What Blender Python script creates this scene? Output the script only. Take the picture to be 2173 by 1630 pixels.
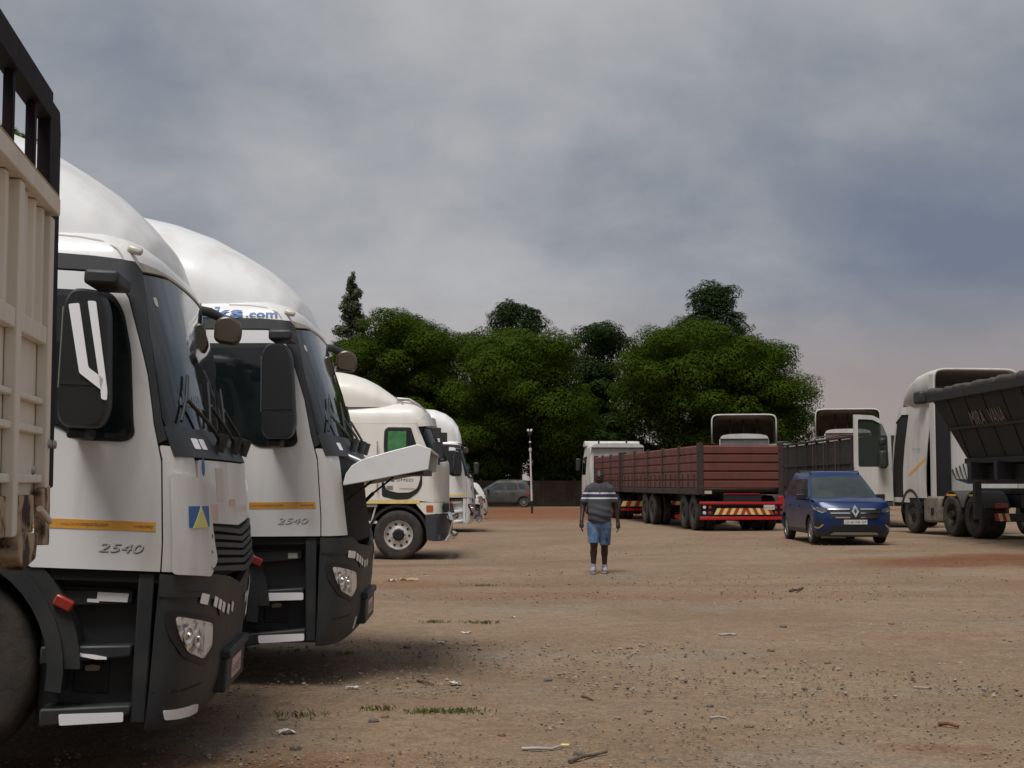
import bpy, bmesh, math, random
import numpy as np
from mathutils import Vector, Matrix
from mathutils.geometry import delaunay_2d_cdt

for _o in list(bpy.data.objects):
    bpy.data.objects.remove(_o)
SC = bpy.context.scene
COL = SC.collection
R = math.radians
random.seed(7)
RNG = np.random.default_rng(11)

# ------------------------------------------------------------------ camera
cam_data = bpy.data.cameras.new("camera")
cam = bpy.data.objects.new("camera", cam_data)
COL.objects.link(cam)
cam.location = (0, 0, 1.5)
cam.rotation_euler = (R(90) + math.atan(210 / 3018.0), 0, 0)
cam_data.sensor_width = 36.0
cam_data.lens = 50.0
cam_data.clip_start = 0.05
cam_data.clip_end = 3000
SC.camera = cam

# ------------------------------------------------------------------ light
SUN_EL, SUN_AZ = 66.0, 205.0      # degrees; azimuth clockwise from +Y (behind the camera)
world = bpy.data.worlds.new("World")
SC.world = world
world.use_nodes = True
WN = world.node_tree


def build_world(nt):
    nt.nodes.clear()
    N, Lk = nt.nodes.new, nt.links.new

    def math_(op, a, b=None, clamp=False):
        n = N('ShaderNodeMath'); n.operation = op; n.use_clamp = clamp
        for i, v in enumerate((a, b)):
            if v is None: continue
            if isinstance(v, (int, float)): n.inputs[i].default_value = v
            else: Lk(v, n.inputs[i])
        return n.outputs[0]

    def ramp(fac, stops):
        n = N('ShaderNodeValToRGB')
        e = n.color_ramp.elements
        while len(e) < len(stops): e.new(.5)
        for el, (p, c) in zip(e, stops):
            el.position = p; el.color = (*c, 1)
        Lk(fac, n.inputs[0])
        return n.outputs[0]

    def mix(f, a, b):
        n = N('ShaderNodeMix'); n.data_type = 'RGBA'
        for s, v in ((0, f), (6, a), (7, b)):
            if isinstance(v, (int, float)): n.inputs[s].default_value = v
            elif isinstance(v, tuple): n.inputs[s].default_value = (*v, 1)
            else: Lk(v, n.inputs[s])
        return n.outputs[2]

    def maprange(v, a, b, c=0., d=1., smooth=True):
        n = N('ShaderNodeMapRange')
        if smooth: n.interpolation_type = 'SMOOTHSTEP'
        Lk(v, n.inputs[0])
        for i, x in enumerate((a, b, c, d)): n.inputs[i + 1].default_value = x
        return n.outputs[0]

    tc = N('ShaderNodeTexCoord')
    sep = N('ShaderNodeSeparateXYZ'); Lk(tc.outputs['Generated'], sep.inputs[0])
    x, y, z = sep.outputs
    zc = math_('MAXIMUM', z, 0.0)
    # cloud deck: directions projected on a layer overhead
    den = math_('ADD', zc, 0.45)
    u = math_('DIVIDE', x, den); v = math_('DIVIDE', y, den)
    comb = N('ShaderNodeCombineXYZ'); Lk(u, comb.inputs[0]); Lk(v, comb.inputs[1])
    def noise(scale, detail, rough, off, dist=0.0):
        m = N('ShaderNodeMapping'); m.inputs['Location'].default_value = off
        Lk(comb.outputs[0], m.inputs[0])
        n = N('ShaderNodeTexNoise'); n.inputs['Scale'].default_value = scale
        n.inputs['Detail'].default_value = detail; n.inputs['Roughness'].default_value = rough
        n.inputs['Distortion'].default_value = dist
        Lk(m.outputs[0], n.inputs['Vector'])
        return n.outputs[0]
    big = noise(1.15, 3, .5, (3.1, 1.7, 0), .1)
    mid = noise(3.6, 5, .55, (8.4, 2.2, 0), .15)
    fine = noise(11, 5, .58, (1.2, 7.7, 0), .3)
    d1 = math_('ADD', math_('MULTIPLY', big, .63), math_('MULTIPLY', mid, .27))
    dens = math_('ADD', d1, math_('MULTIPLY', fine, .10))
    # heavy bank of rain cloud standing ahead and to the right
    bank = math_('MULTIPLY', maprange(x, -.14, .22), maprange(z, .40, .16))
    dens2 = math_('SUBTRACT', dens, math_('MULTIPLY', bank, .085))
    col = ramp(dens2, [(.32, (.125, .150, .200)), (.41, (.178, .200, .240)), (.48, (.250, .262, .285)),
                       (.55, (.318, .322, .338)), (.66, (.40, .40, .41))])
    # dusty pink light low on the horizon
    low = math_('MULTIPLY', maprange(z, .15, .05), .78)
    col = mix(low, col, (.272, .226, .208))
    sky = N('ShaderNodeTexSky'); sky.sky_type = 'NISHITA'; sky.sun_disc = False
    sky.sun_elevation = R(SUN_EL); sky.sun_rotation = R(SUN_AZ)
    sk = N('ShaderNodeMix'); sk.data_type = 'RGBA'; sk.blend_type = 'MULTIPLY'
    sk.inputs[0].default_value = 1.0
    Lk(sky.outputs[0], sk.inputs[6]); sk.inputs[7].default_value = (.10, .10, .10, 1)
    gaps = math_('MULTIPLY', maprange(dens, .56, .72), .25)
    col = mix(gaps, col, sk.outputs[2])
    bg = N('ShaderNodeBackground'); Lk(col, bg.inputs[0]); bg.inputs[1].default_value = 1.0
    out = N('ShaderNodeOutputWorld'); Lk(bg.outputs[0], out.inputs[0])


build_world(WN)
sun_data = bpy.data.lights.new("sun", 'SUN')
sun = bpy.data.objects.new("sun", sun_data)
COL.objects.link(sun)
sun_data.energy = 2.3
sun_data.angle = R(28)
sun_data.color = (1.0, .97, .935)
sun.rotation_euler = (R(90 - SUN_EL), 0, R(180 - SUN_AZ) + R(180) * 0)
_d = Vector((math.sin(R(SUN_AZ)) * math.cos(R(SUN_EL)), math.cos(R(SUN_AZ)) * math.cos(R(SUN_EL)), math.sin(R(SUN_EL))))
sun.rotation_euler = _d.to_track_quat('Z', 'Y').to_euler()
sun.location = (0, -20, 40)

SC.view_settings.view_transform = 'Standard'
SC.view_settings.look = 'None'
SC.view_settings.exposure = 0.40
SC.view_settings.gamma = 1.0
SC.view_settings.use_curve_mapping = False
SC.cycles.max_bounces = 5
SC.cycles.diffuse_bounces = 2
SC.cycles.glossy_bounces = 3
SC.cycles.transmission_bounces = 4
SC.cycles.transparent_max_bounces = 8
SC.cycles.use_denoising = True

# ------------------------------------------------------------------ materials
MATS = {}


def mat(name, col, rough=.5, metal=0., col2=None, nscale=3., nthr=(.45, .7), bump=0., bscale=40., spec=.5,
        coat=0., streak=False, transl=0.):
    """procedural material: base colour, an optional second colour in noise patches, optional bump"""
    if name in MATS: return MATS[name]
    m = bpy.data.materials.new(name); m.use_nodes = True
    nt = m.node_tree; b = nt.nodes['Principled BSDF']
    b.inputs['Base Color'].default_value = (*col, 1)
    b.inputs['Roughness'].default_value = rough
    b.inputs['Metallic'].default_value = metal
    b.inputs['Specular IOR Level'].default_value = spec
    if coat:
        b.inputs['Coat Weight'].default_value = coat
        b.inputs['Coat Roughness'].default_value = .12
    N, Lk = nt.nodes.new, nt.links.new
    tc = N('ShaderNodeTexCoord')
    if col2 is not None:
        mp = N('ShaderNodeMapping')
        if streak: mp.inputs['Scale'].default_value = (1, 1, .22)
        Lk(tc.outputs['Object'], mp.inputs[0])
        n = N('ShaderNodeTexNoise'); n.inputs['Scale'].default_value = nscale
        n.inputs['Detail'].default_value = 7; n.inputs['Roughness'].default_value = .62
        Lk(mp.outputs[0], n.inputs['Vector'])
        mr = N('ShaderNodeMapRange'); Lk(n.outputs[0], mr.inputs[0])
        mr.inputs[1].default_value, mr.inputs[2].default_value = nthr
        mx = N('ShaderNodeMix'); mx.data_type = 'RGBA'
        Lk(mr.outputs[0], mx.inputs[0])
        mx.inputs[6].default_value = (*col, 1); mx.inputs[7].default_value = (*col2, 1)
        Lk(mx.outputs[2], b.inputs['Base Color'])
        r2 = N('ShaderNodeMapRange'); Lk(mr.outputs[0], r2.inputs[0])
        r2.inputs[3].default_value = rough; r2.inputs[4].default_value = min(1, rough + .25)
        Lk(r2.outputs[0], b.inputs['Roughness'])
    if bump:
        n = N('ShaderNodeTexNoise'); n.inputs['Scale'].default_value = bscale; n.inputs['Detail'].default_value = 4
        Lk(tc.outputs['Object'], n.inputs['Vector'])
        bp = N('ShaderNodeBump'); bp.inputs['Strength'].default_value = bump; bp.inputs['Distance'].default_value = .01
        Lk(n.outputs[0], bp.inputs['Height']); Lk(bp.outputs[0], b.inputs['Normal'])
    if transl:
        out = nt.nodes['Material Output']
        t = N('ShaderNodeBsdfTranslucent'); t.inputs[0].default_value = (*col, 1)
        ms = N('ShaderNodeMixShader'); ms.inputs[0].default_value = transl
        Lk(b.outputs[0], ms.inputs[1]); Lk(t.outputs[0], ms.inputs[2]); Lk(ms.outputs[0], out.inputs[0])
    MATS[name] = m
    return m


WHITE = mat('white_paint', (.76, .76, .755), .38, col2=(.54, .51, .47), nscale=2.6, nthr=(.46, .78), coat=.35, streak=True)
CREAM = mat('cream_paint', (.74, .71, .65), .42, col2=(.60, .56, .49), nscale=2.5, nthr=(.45, .85), coat=.25, streak=True)
DWHITE = mat('dusty_white_paint', (.60, .585, .55), .5, col2=(.40, .37, .33), nscale=3, nthr=(.42, .8), streak=True)
PLAST = mat('dark_plastic', (.024, .027, .029), .5, col2=(.050, .047, .042), nscale=3.5, nthr=(.45, .9), bump=.05, bscale=300)
BLACK = mat('black_plastic', (.012, .012, .013), .55)
GAP = mat('black_gap', (.006, .006, .006), .8)
GLASS = mat('tinted_glass', (.008, .011, .012), .04, spec=.5, col2=(.028, .032, .030), nscale=2.0, nthr=(.5, .95))
CHROME = mat('chrome', (.75, .75, .74), .16, 1.0)
STEEL = mat('dull_steel', (.42, .41, .39), .42, .85, col2=(.22, .18, .14), nscale=9, nthr=(.5, .8))
RUBBER = mat('tyre_rubber', (.022, .021, .020), .85, col2=(.085, .067, .050), nscale=5, nthr=(.42, .8), bump=.2, bscale=60)
REFLECT = mat('reflective_tape', (.95, .95, .97), .25, spec=.8)
ORANGE = mat('orange_tape', (.72, .36, .055), .45, col2=(.62, .28, .04), nscale=14, nthr=(.45, .7))
YELLOW = mat('yellow_tape', (.78, .62, .22), .45, col2=(.60, .46, .18), nscale=12, nthr=(.45, .7))
AMBER = mat('amber_lens', (.42, .10, .02), .2, spec=.6)
REDLENS = mat('red_lens', (.28, .035, .025), .25, spec=.6)
CLEAR = mat('lamp_reflector', (.80, .81, .82), .10, .35, col2=(.22, .20, .19), nscale=22, nthr=(.50, .60))
CLEARG = mat('lamp_lens', (.80, .80, .78), .1, .1)
BADGE = mat('polished_badge', (.85, .85, .85), .2, .4)
DUSTRIM = mat('dusty_brown_rim', (.085, .066, .050), .8, col2=(.045, .036, .028), nscale=9)
RIMM = mat('rim_paint', (.60, .58, .55), .4, .4, col2=(.34, .29, .24), nscale=9, nthr=(.5, .8))
BLUEP = mat('blue_print', (.035, .13, .36), .5)
NAVY = mat('navy_print', (.07, .09, .16), .6)
REDP = mat('faded_red_print', (.36, .14, .12), .6)
GREYP = mat('grey_print', (.10, .085, .06), .7)
YPRINT = mat('pale_yellow_print', (.66, .60, .20), .55)
BLUSH = mat('faded_pink_print', (.62, .44, .36), .6)

# ------------------------------------------------------------------ mesh helpers


class MB:
    """collects shapes and links them as one mesh object"""
    def __init__(s): s.v = []; s.f = []

    def add(s, vs, fs):
        k = len(s.v); s.v += [tuple(float(c) for c in p) for p in vs]; s.f += [tuple(i + k for i in f) for f in fs]
        return s

    def box(s, c, d, rot=None, taper=None):
        h = [x / 2 for x in d]
        vs = [Vector((sx * h[0], sy * h[1], sz * h[2])) for sz in (-1, 1) for sy in (-1, 1) for sx in (-1, 1)]
        if taper:
            for p in vs[4:]: p.x *= taper[0]; p.y *= taper[1]
        if rot is not None:
            vs = [rot @ p for p in vs]
        vs = [p + Vector(c) for p in vs]
        return s.add(vs, [(0, 2, 3, 1), (4, 5, 7, 6), (0, 1, 5, 4), (2, 6, 7, 3), (0, 4, 6, 2), (1, 3, 7, 5)])

    def b2(s, x0, x1, y0, y1, z0, z1):
        return s.box(((x0 + x1) / 2, (y0 + y1) / 2, (z0 + z1) / 2), (abs(x1 - x0), abs(y1 - y0), abs(z1 - z0)))

    def prism(s, pts, fn, t0, t1):
        """2D polygon swept from t0 to t1; fn(a, b, t) gives the point"""
        n = len(pts)
        vs = [fn(a, b, t0) for a, b in pts] + [fn(a, b, t1) for a, b in pts]
        fs = [tuple(range(n))[::-1], tuple(range(n, 2 * n))] + [(i, (i + 1) % n, n + (i + 1) % n, n + i) for i in range(n)]
        return s.add(vs, fs)

    def tube(s, pts, r, n=8, close=True):
        pts = [Vector(p) for p in pts]; rs = r if isinstance(r, (list, tuple)) else [r] * len(pts)
        vs = []; fs = []
        up = Vector((0, 0, 1))
        for i, p in enumerate(pts):
            d = (pts[min(i + 1, len(pts) - 1)] - pts[max(i - 1, 0)]).normalized()
            a = d.cross(up)
            if a.length < .05: a = d.cross(Vector((1, 0, 0)))
            a.normalize(); b = d.cross(a)
            for k in range(n):
                t = 2 * math.pi * k / n
                vs.append(p + (a * math.cos(t) + b * math.sin(t)) * rs[i])
        for i in range(len(pts) - 1):
            for k in range(n):
                k2 = (k + 1) % n
                fs.append((i * n + k, i * n + k2, (i + 1) * n + k2, (i + 1) * n + k))
        if close:
            fs.append(tuple(range(n))[::-1]); fs.append(tuple((len(pts) - 1) * n + k for k in range(n)))
        return s.add(vs, fs)

    def lathe(s, prof, n=32, fn=lambda r, h, a: (r * math.cos(a), h, r * math.sin(a)), closed=False):
        m = len(prof); vs = []; fs = []
        for i in range(n):
            a = 2 * math.pi * i / n
            vs += [fn(r, h, a) for r, h in prof]
        for i in range(n):
            j = (i + 1) % n
            for k in range(m if closed else m - 1):
                k2 = (k + 1) % m
                fs.append((i * m + k, i * m + k2, j * m + k2, j * m + k))
        return s.add(vs, fs)

    def grid(s, fn, nu, nv, wrap=False):
        vs = [fn(i / nu, j / nv) for j in range(nv + 1) for i in range(nu + 1)]
        w = nu + 1
        return s.add(vs, [(j * w + i, j * w + i + 1, (j + 1) * w + i + 1, (j + 1) * w + i) for j in range(nv) for i in range(nu)])

    def mesh(s, name, m, smooth=None, recalc=True):
        me = bpy.data.meshes.new(name)
        me.from_pydata(s.v, [], s.f)
        if recalc:
            bm = bmesh.new(); bm.from_mesh(me)
            bmesh.ops.recalc_face_normals(bm, faces=bm.faces); bm.to_mesh(me); bm.free()
        if m: me.materials.append(m)
        if smooth is not None:
            me.polygons.foreach_set('use_smooth', [True] * len(me.polygons))
            me.set_sharp_from_angle(angle=R(smooth))
        me.update()
        return me

    def build(s, name, m, par=None, smooth=None, bevel=0., recalc=True, loc=None):
        o = bpy.data.objects.new(name, s.mesh(name, m, smooth, recalc))
        return fin(o, par, bevel, loc)


def fin(o, par=None, bevel=0., loc=None):
    COL.objects.link(o)
    if par is not None: o.parent = par
    if loc is not None: o.location = loc
    if bevel:
        md = o.modifiers.new('bevel', 'BEVEL'); md.width = bevel; md.segments = 2; md.limit_method = 'ANGLE'
        md.angle_limit = R(40); md.harden_normals = False
        o.data.polygons.foreach_set('use_smooth', [True] * len(o.data.polygons))
        o.data.set_sharp_from_angle(angle=R(50))
    return o


def inst(name, me, par=None, loc=(0, 0, 0), rot=(0, 0, 0), scale=None):
    o = bpy.data.objects.new(name, me); COL.objects.link(o)
    if par is not None: o.parent = par
    o.location = loc; o.rotation_euler = rot
    if scale is not None: o.scale = scale
    return o


def tag(o, label, cat, group=None):
    o['label'] = label; o['category'] = cat
    if group: o['group'] = group
    return o


def thing(name, label, cat, loc=(0, 0, 0), rot=(0, 0, 0), group=None):
    o = bpy.data.objects.new(name, None); COL.objects.link(o)
    o.empty_display_size = .2
    o.location = loc; o.rotation_euler = rot
    return tag(o, label, cat, group)


def setting(o, kind='structure'):
    o['kind'] = kind
    return o


def rnd(poly, r, n=5):
    """polygon with rounded corners"""
    out = []; m = len(poly)
    for i in range(m):
        p0, p, p1 = Vector(poly[i - 1]), Vector(poly[i]), Vector(poly[(i + 1) % m])
        rr = r[i] if isinstance(r, (list, tuple)) else r
        d0, d1 = (p0 - p), (p1 - p)
        a = p + d0.normalized() * min(rr, d0.length * .48); b = p + d1.normalized() * min(rr, d1.length * .48)
        for k in range(n + 1):
            t = k / n
            q = a * (1 - t) ** 2 + p * 2 * t * (1 - t) + b * t * t
            out.append((q.x, q.y))
    return out


class Plan:
    """vehicle skin: a plan outline at every height; q runs forward along the right side (q<0),
    round the front (0..2L) and back along the left side (q>2L)"""
    def __init__(s, z, xs, a, hw, n=2.6, ref=(.25, 1.25)):
        s.z, s.xs, s.a, s.hw = z, xs, a, hw
        th = np.linspace(0, math.pi / 2, 300)
        s.cx = np.sin(th) ** (2 / n); s.cy = np.cos(th) ** (2 / n)
        s.Ls = np.concatenate([[0], np.cumsum(np.hypot(np.diff(s.cx * ref[0]), np.diff(s.cy * ref[1])))])
        s.L = float(s.Ls[-1])

    def P(s, q, z):
        xs = np.interp(z, s.z, s.xs); a = np.interp(z, s.z, s.a); hw = np.interp(z, s.z, s.hw)
        sg = -1
        if q > s.L: q = 2 * s.L - q; sg = 1
        if q < 0: return Vector((xs + q, sg * hw, z))
        return Vector((xs + a * np.interp(q, s.Ls, s.cx), sg * hw * np.interp(q, s.Ls, s.cy), z))

    def N(s, q, z):
        e = .012
        n = (s.P(q + e, z) - s.P(q - e, z)).cross(s.P(q, z + e) - s.P(q, z - e))
        return n.normalized()

    def at(s, q, z, off=0.):
        return s.P(q, z) + s.N(q, z) * off


class Flat:
    """flat skin: a point and two directions"""
    def __init__(s, o=(0, 0, 0), a=(1, 0, 0), b=(0, 0, 1)):
        s.o, s.a, s.b = Vector(o), Vector(a), Vector(b); s.n = s.a.cross(s.b).normalized()

    def at(s, q, z, off=0.): return s.o + s.a * q + s.b * z + s.n * off


def _inside(p, poly):
    x, y = p; c = False; n = len(poly); j = n - 1
    for i in range(n):
        xi, yi = poly[i]; xj, yj = poly[j]
        if (yi > y) != (yj > y) and x < (xj - xi) * (y - yi) / (yj - yi) + xi: c = not c
        j = i
    return c


def panel_mb(S, poly, off=0., th=.012, res=.08, curve=None):
    """a sheet of the skin cut to a polygon given in (q, z), with real thickness"""
    pts = []; n = len(poly)
    for i in range(n):
        a, b = Vector(poly[i]), Vector(poly[(i + 1) % n])
        k = max(1, int((b - a).length / res))
        for j in range(k): pts.append(a.lerp(b, j / k))
    m = len(pts)
    edges = [(i, (i + 1) % m) for i in range(m)]
    inner = []
    if not isinstance(S, Flat):
        xs = [p.x for p in pts]; ys = [p.y for p in pts]
        pl = [(p.x, p.y) for p in pts]
        x = min(xs) + res * .5
        while x < max(xs):
            y = min(ys) + res * .5
            while y < max(ys):
                if _inside((x, y), pl) and min((p.x - x) ** 2 + (p.y - y) ** 2 for p in pts) > (res * .45) ** 2:
                    inner.append(Vector((x, y)))
                y += res
            x += res
    vv, ee, ff, _, _, _ = delaunay_2d_cdt(pts + inner, edges, [], 1, 1e-6)
    k = len(vv); mb = MB()
    V = [S.at(p.x, p.y, off) for p in vv] + [S.at(p.x, p.y, off - th) for p in vv]
    F = [tuple(f) for f in ff] + [tuple(k + i for i in reversed(f)) for f in ff]
    cnt = {}
    for f in ff:
        for i in range(3):
            a, b = f[i], f[(i + 1) % 3]
            cnt[(a, b)] = 1
    for (a, b) in cnt:
        if (b, a) not in cnt: F.append((b, a, k + a, k + b))
    return mb.add(V, F)


def panel(name, S, poly, m, par, off=0., th=.012, res=.08, bevel=0.):
    return panel_mb(S, poly, off, th, res).build(name, m, par, smooth=35, bevel=bevel)


def rect(a, b, c, d): return [(a, c), (b, c), (b, d), (a, d)]


def text_mesh(txt, size, align='LEFT', bold=0.):
    cu = bpy.data.curves.new('t', 'FONT'); cu.body = txt; cu.size = size; cu.align_x = align
    cu.resolution_u = 3; cu.offset = bold
    o = bpy.data.objects.new('t', cu)
    me = bpy.data.meshes.new_from_object(o)
    bpy.data.objects.remove(o); bpy.data.curves.remove(cu)
    vs = [tuple(v.co) for v in me.vertices]; fs = [tuple(p.vertices) for p in me.polygons]
    bpy.data.meshes.remove(me)
    return vs, fs


def text(name, S, txt, q0, z0, size, m, par, off=.004, width=None, shear=0., bold=0., dirn=1):
    vs, fs = text_mesh(txt, size, 'LEFT', bold)
    if not vs: return None
    w = max(v[0] for v in vs) - min(v[0] for v in vs); x0 = min(v[0] for v in vs)
    k = (width / w) if width else 1.
    mb = MB()
    pts = [(q0 + dirn * ((v[0] - x0) * k + shear * v[1]), z0 + v[1]) for v in vs]
    n = len(pts)
    mb.add([S.at(a, b, off) for a, b in pts], fs)
    return mb.build(name, m, par, recalc=False)


# wheels share their meshes
_WH = {}


def wheel_meshes(r, w, rim_r, kind):
    key = (r, w, rim_r, kind)
    if key in _WH: return _WH[key]
    h = w / 2
    t = MB()
    prof = [(rim_r, -h * .75), (rim_r * 1.04, -h * .92), (r * .80, -h), (r * .93, -h * .96), (r * .985, -h * .80),
            (r, -h * .62), (r, -h * .36), (r * .98, -h * .34), (r * .98, -h * .28), (r, -h * .26), (r, -h * .04),
            (r * .98, -h * .02), (r * .98, h * .02), (r, h * .04), (r, h * .26), (r * .98, h * .28), (r * .98, h * .34),
            (r, h * .36), (r, h * .62), (r * .985, h * .80), (r * .93, h * .96), (r * .80, h), (rim_r * 1.04, h * .92), (rim_r, h * .75)]
    t.lathe(prof, 40, closed=True)
    tyre = t.mesh('wheel', RUBBER, 50)
    g = MB()
    if kind in ('truck', 'dusty'):      # disc with a raised hub and hand holes; outer face is -y
        g.lathe([(rim_r * 1.02, -h * .80), (rim_r * .97, -h * .82), (rim_r * .94, -h * .55), (rim_r * .86, -h * .40), (rim_r * .60, -h * .52),
                 (rim_r * .52, -h * .62), (rim_r * .40, -h * .64), (rim_r * .38, -h * .90), (rim_r * .30, -h * .98), (0.001, -h * .98)], 32)
        g.lathe([(rim_r * 1.0, -h * .7), (rim_r * 1.0, h * .75)], 32)
        for i in range(10):
            a = 2 * math.pi * i / 10
            g.lathe([(.018, 0), (.018, -.035), (.002, -.04)], 6,
                    fn=lambda q, hh, b, a=a: (rim_r * .46 * math.cos(a) + q * math.cos(b), -h * .62 + hh, rim_r * .46 * math.sin(a) + q * math.sin(b)))
        rim = g.mesh('rim', RIMM if kind == 'truck' else DUSTRIM, 40)
        d = MB()
        d.lathe([(rim_r * .41, -h * .66), (rim_r * .39, -h * .93), (rim_r * .31, -h * 1.01), (.001, -h * 1.01)], 20)
        for i in range(10):
            a = 2 * math.pi * (i + .5) / 10
            d.lathe([(.030, 0), (.002, -.002)], 8,
                    fn=lambda q, hh, b, a=a: (rim_r * .74 * math.cos(a) + q * math.cos(b), -h * .485 + hh, rim_r * .74 * math.sin(a) + q * math.sin(b)))
        hole = d.mesh('hand_holes', GAP)
    else:                    # alloy with spokes
        g.lathe([(rim_r * 1.02, -h * .80), (rim_r * .96, -h * .82), (rim_r * .92, -h * .3), (rim_r * .90, h * .75)], 32)
        for i in range(10):
            a = 2 * math.pi * i / 10
            rot = Matrix.Rotation(-a, 3, 'Y')
            g.box(rot @ Vector((rim_r * .52, -h * .68, 0)), (rim_r * .9, h * .18, rim_r * .13), rot)
        g.lathe([(rim_r * .22, -h * .5), (rim_r * .20, -h * .82), (.001, -h * .82)], 16)
        rim = g.mesh('rim', STEEL, 40)
        d = MB(); d.lathe([(rim_r * .9, -h * .35), (.002, -h * .35)], 24)
        hole = d.mesh('brake_disc', GAP)
    _WH[key] = (tyre, rim, hole)
    return _WH[key]


def wheel(par, x, y, z, r=.53, w=.31, rim_r=.29, out=-1, kind='truck', turn=0.):
    """out=-1: outer face towards local -y"""
    tyre, rim, hole = wheel_meshes(r, w, rim_r, kind)
    o = inst('wheel', tyre, par, (x, y, z), (0, random.uniform(0, 6), turn if out < 0 else math.pi + turn))
    inst('rim', rim, o); inst('hand_hole' if kind != 'alloy' else 'brake_disc', hole, o)
    return o


# ------------------------------------------------------------------ ground height
_GC = [(-3, 8.5, .03), (-2, 12, .04), (-2.4, 31, -.15), (1.5, 24.5, -.04), (7.5, 32, .12), (6, 41, .12), (6, 55, .12), (11.8, 36, .15),
       (10.5, 29, .13), (-1.5, 43, .0), (0, 5, 0), (3, 8, 0), (0, 15, 0), (5, 18, .02), (10, 15, .03), (-2, 65, 0), (0, 85, 0), (15, 60, .1), (-8, 20, -.03), (9, 50, .1), (4, 95, 0)]


def gz(x, y):
    sw = sv = 0.
    for cx, cy, cz in _GC:
        d2 = ((x - cx) ** 2 + (y - cy) ** 2)
        w = 1. / (d2 + 2.5) ** 2
        sw += w; sv += w * cz
    return sv / sw
# ------------------------------------------------------------------ ground


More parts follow.
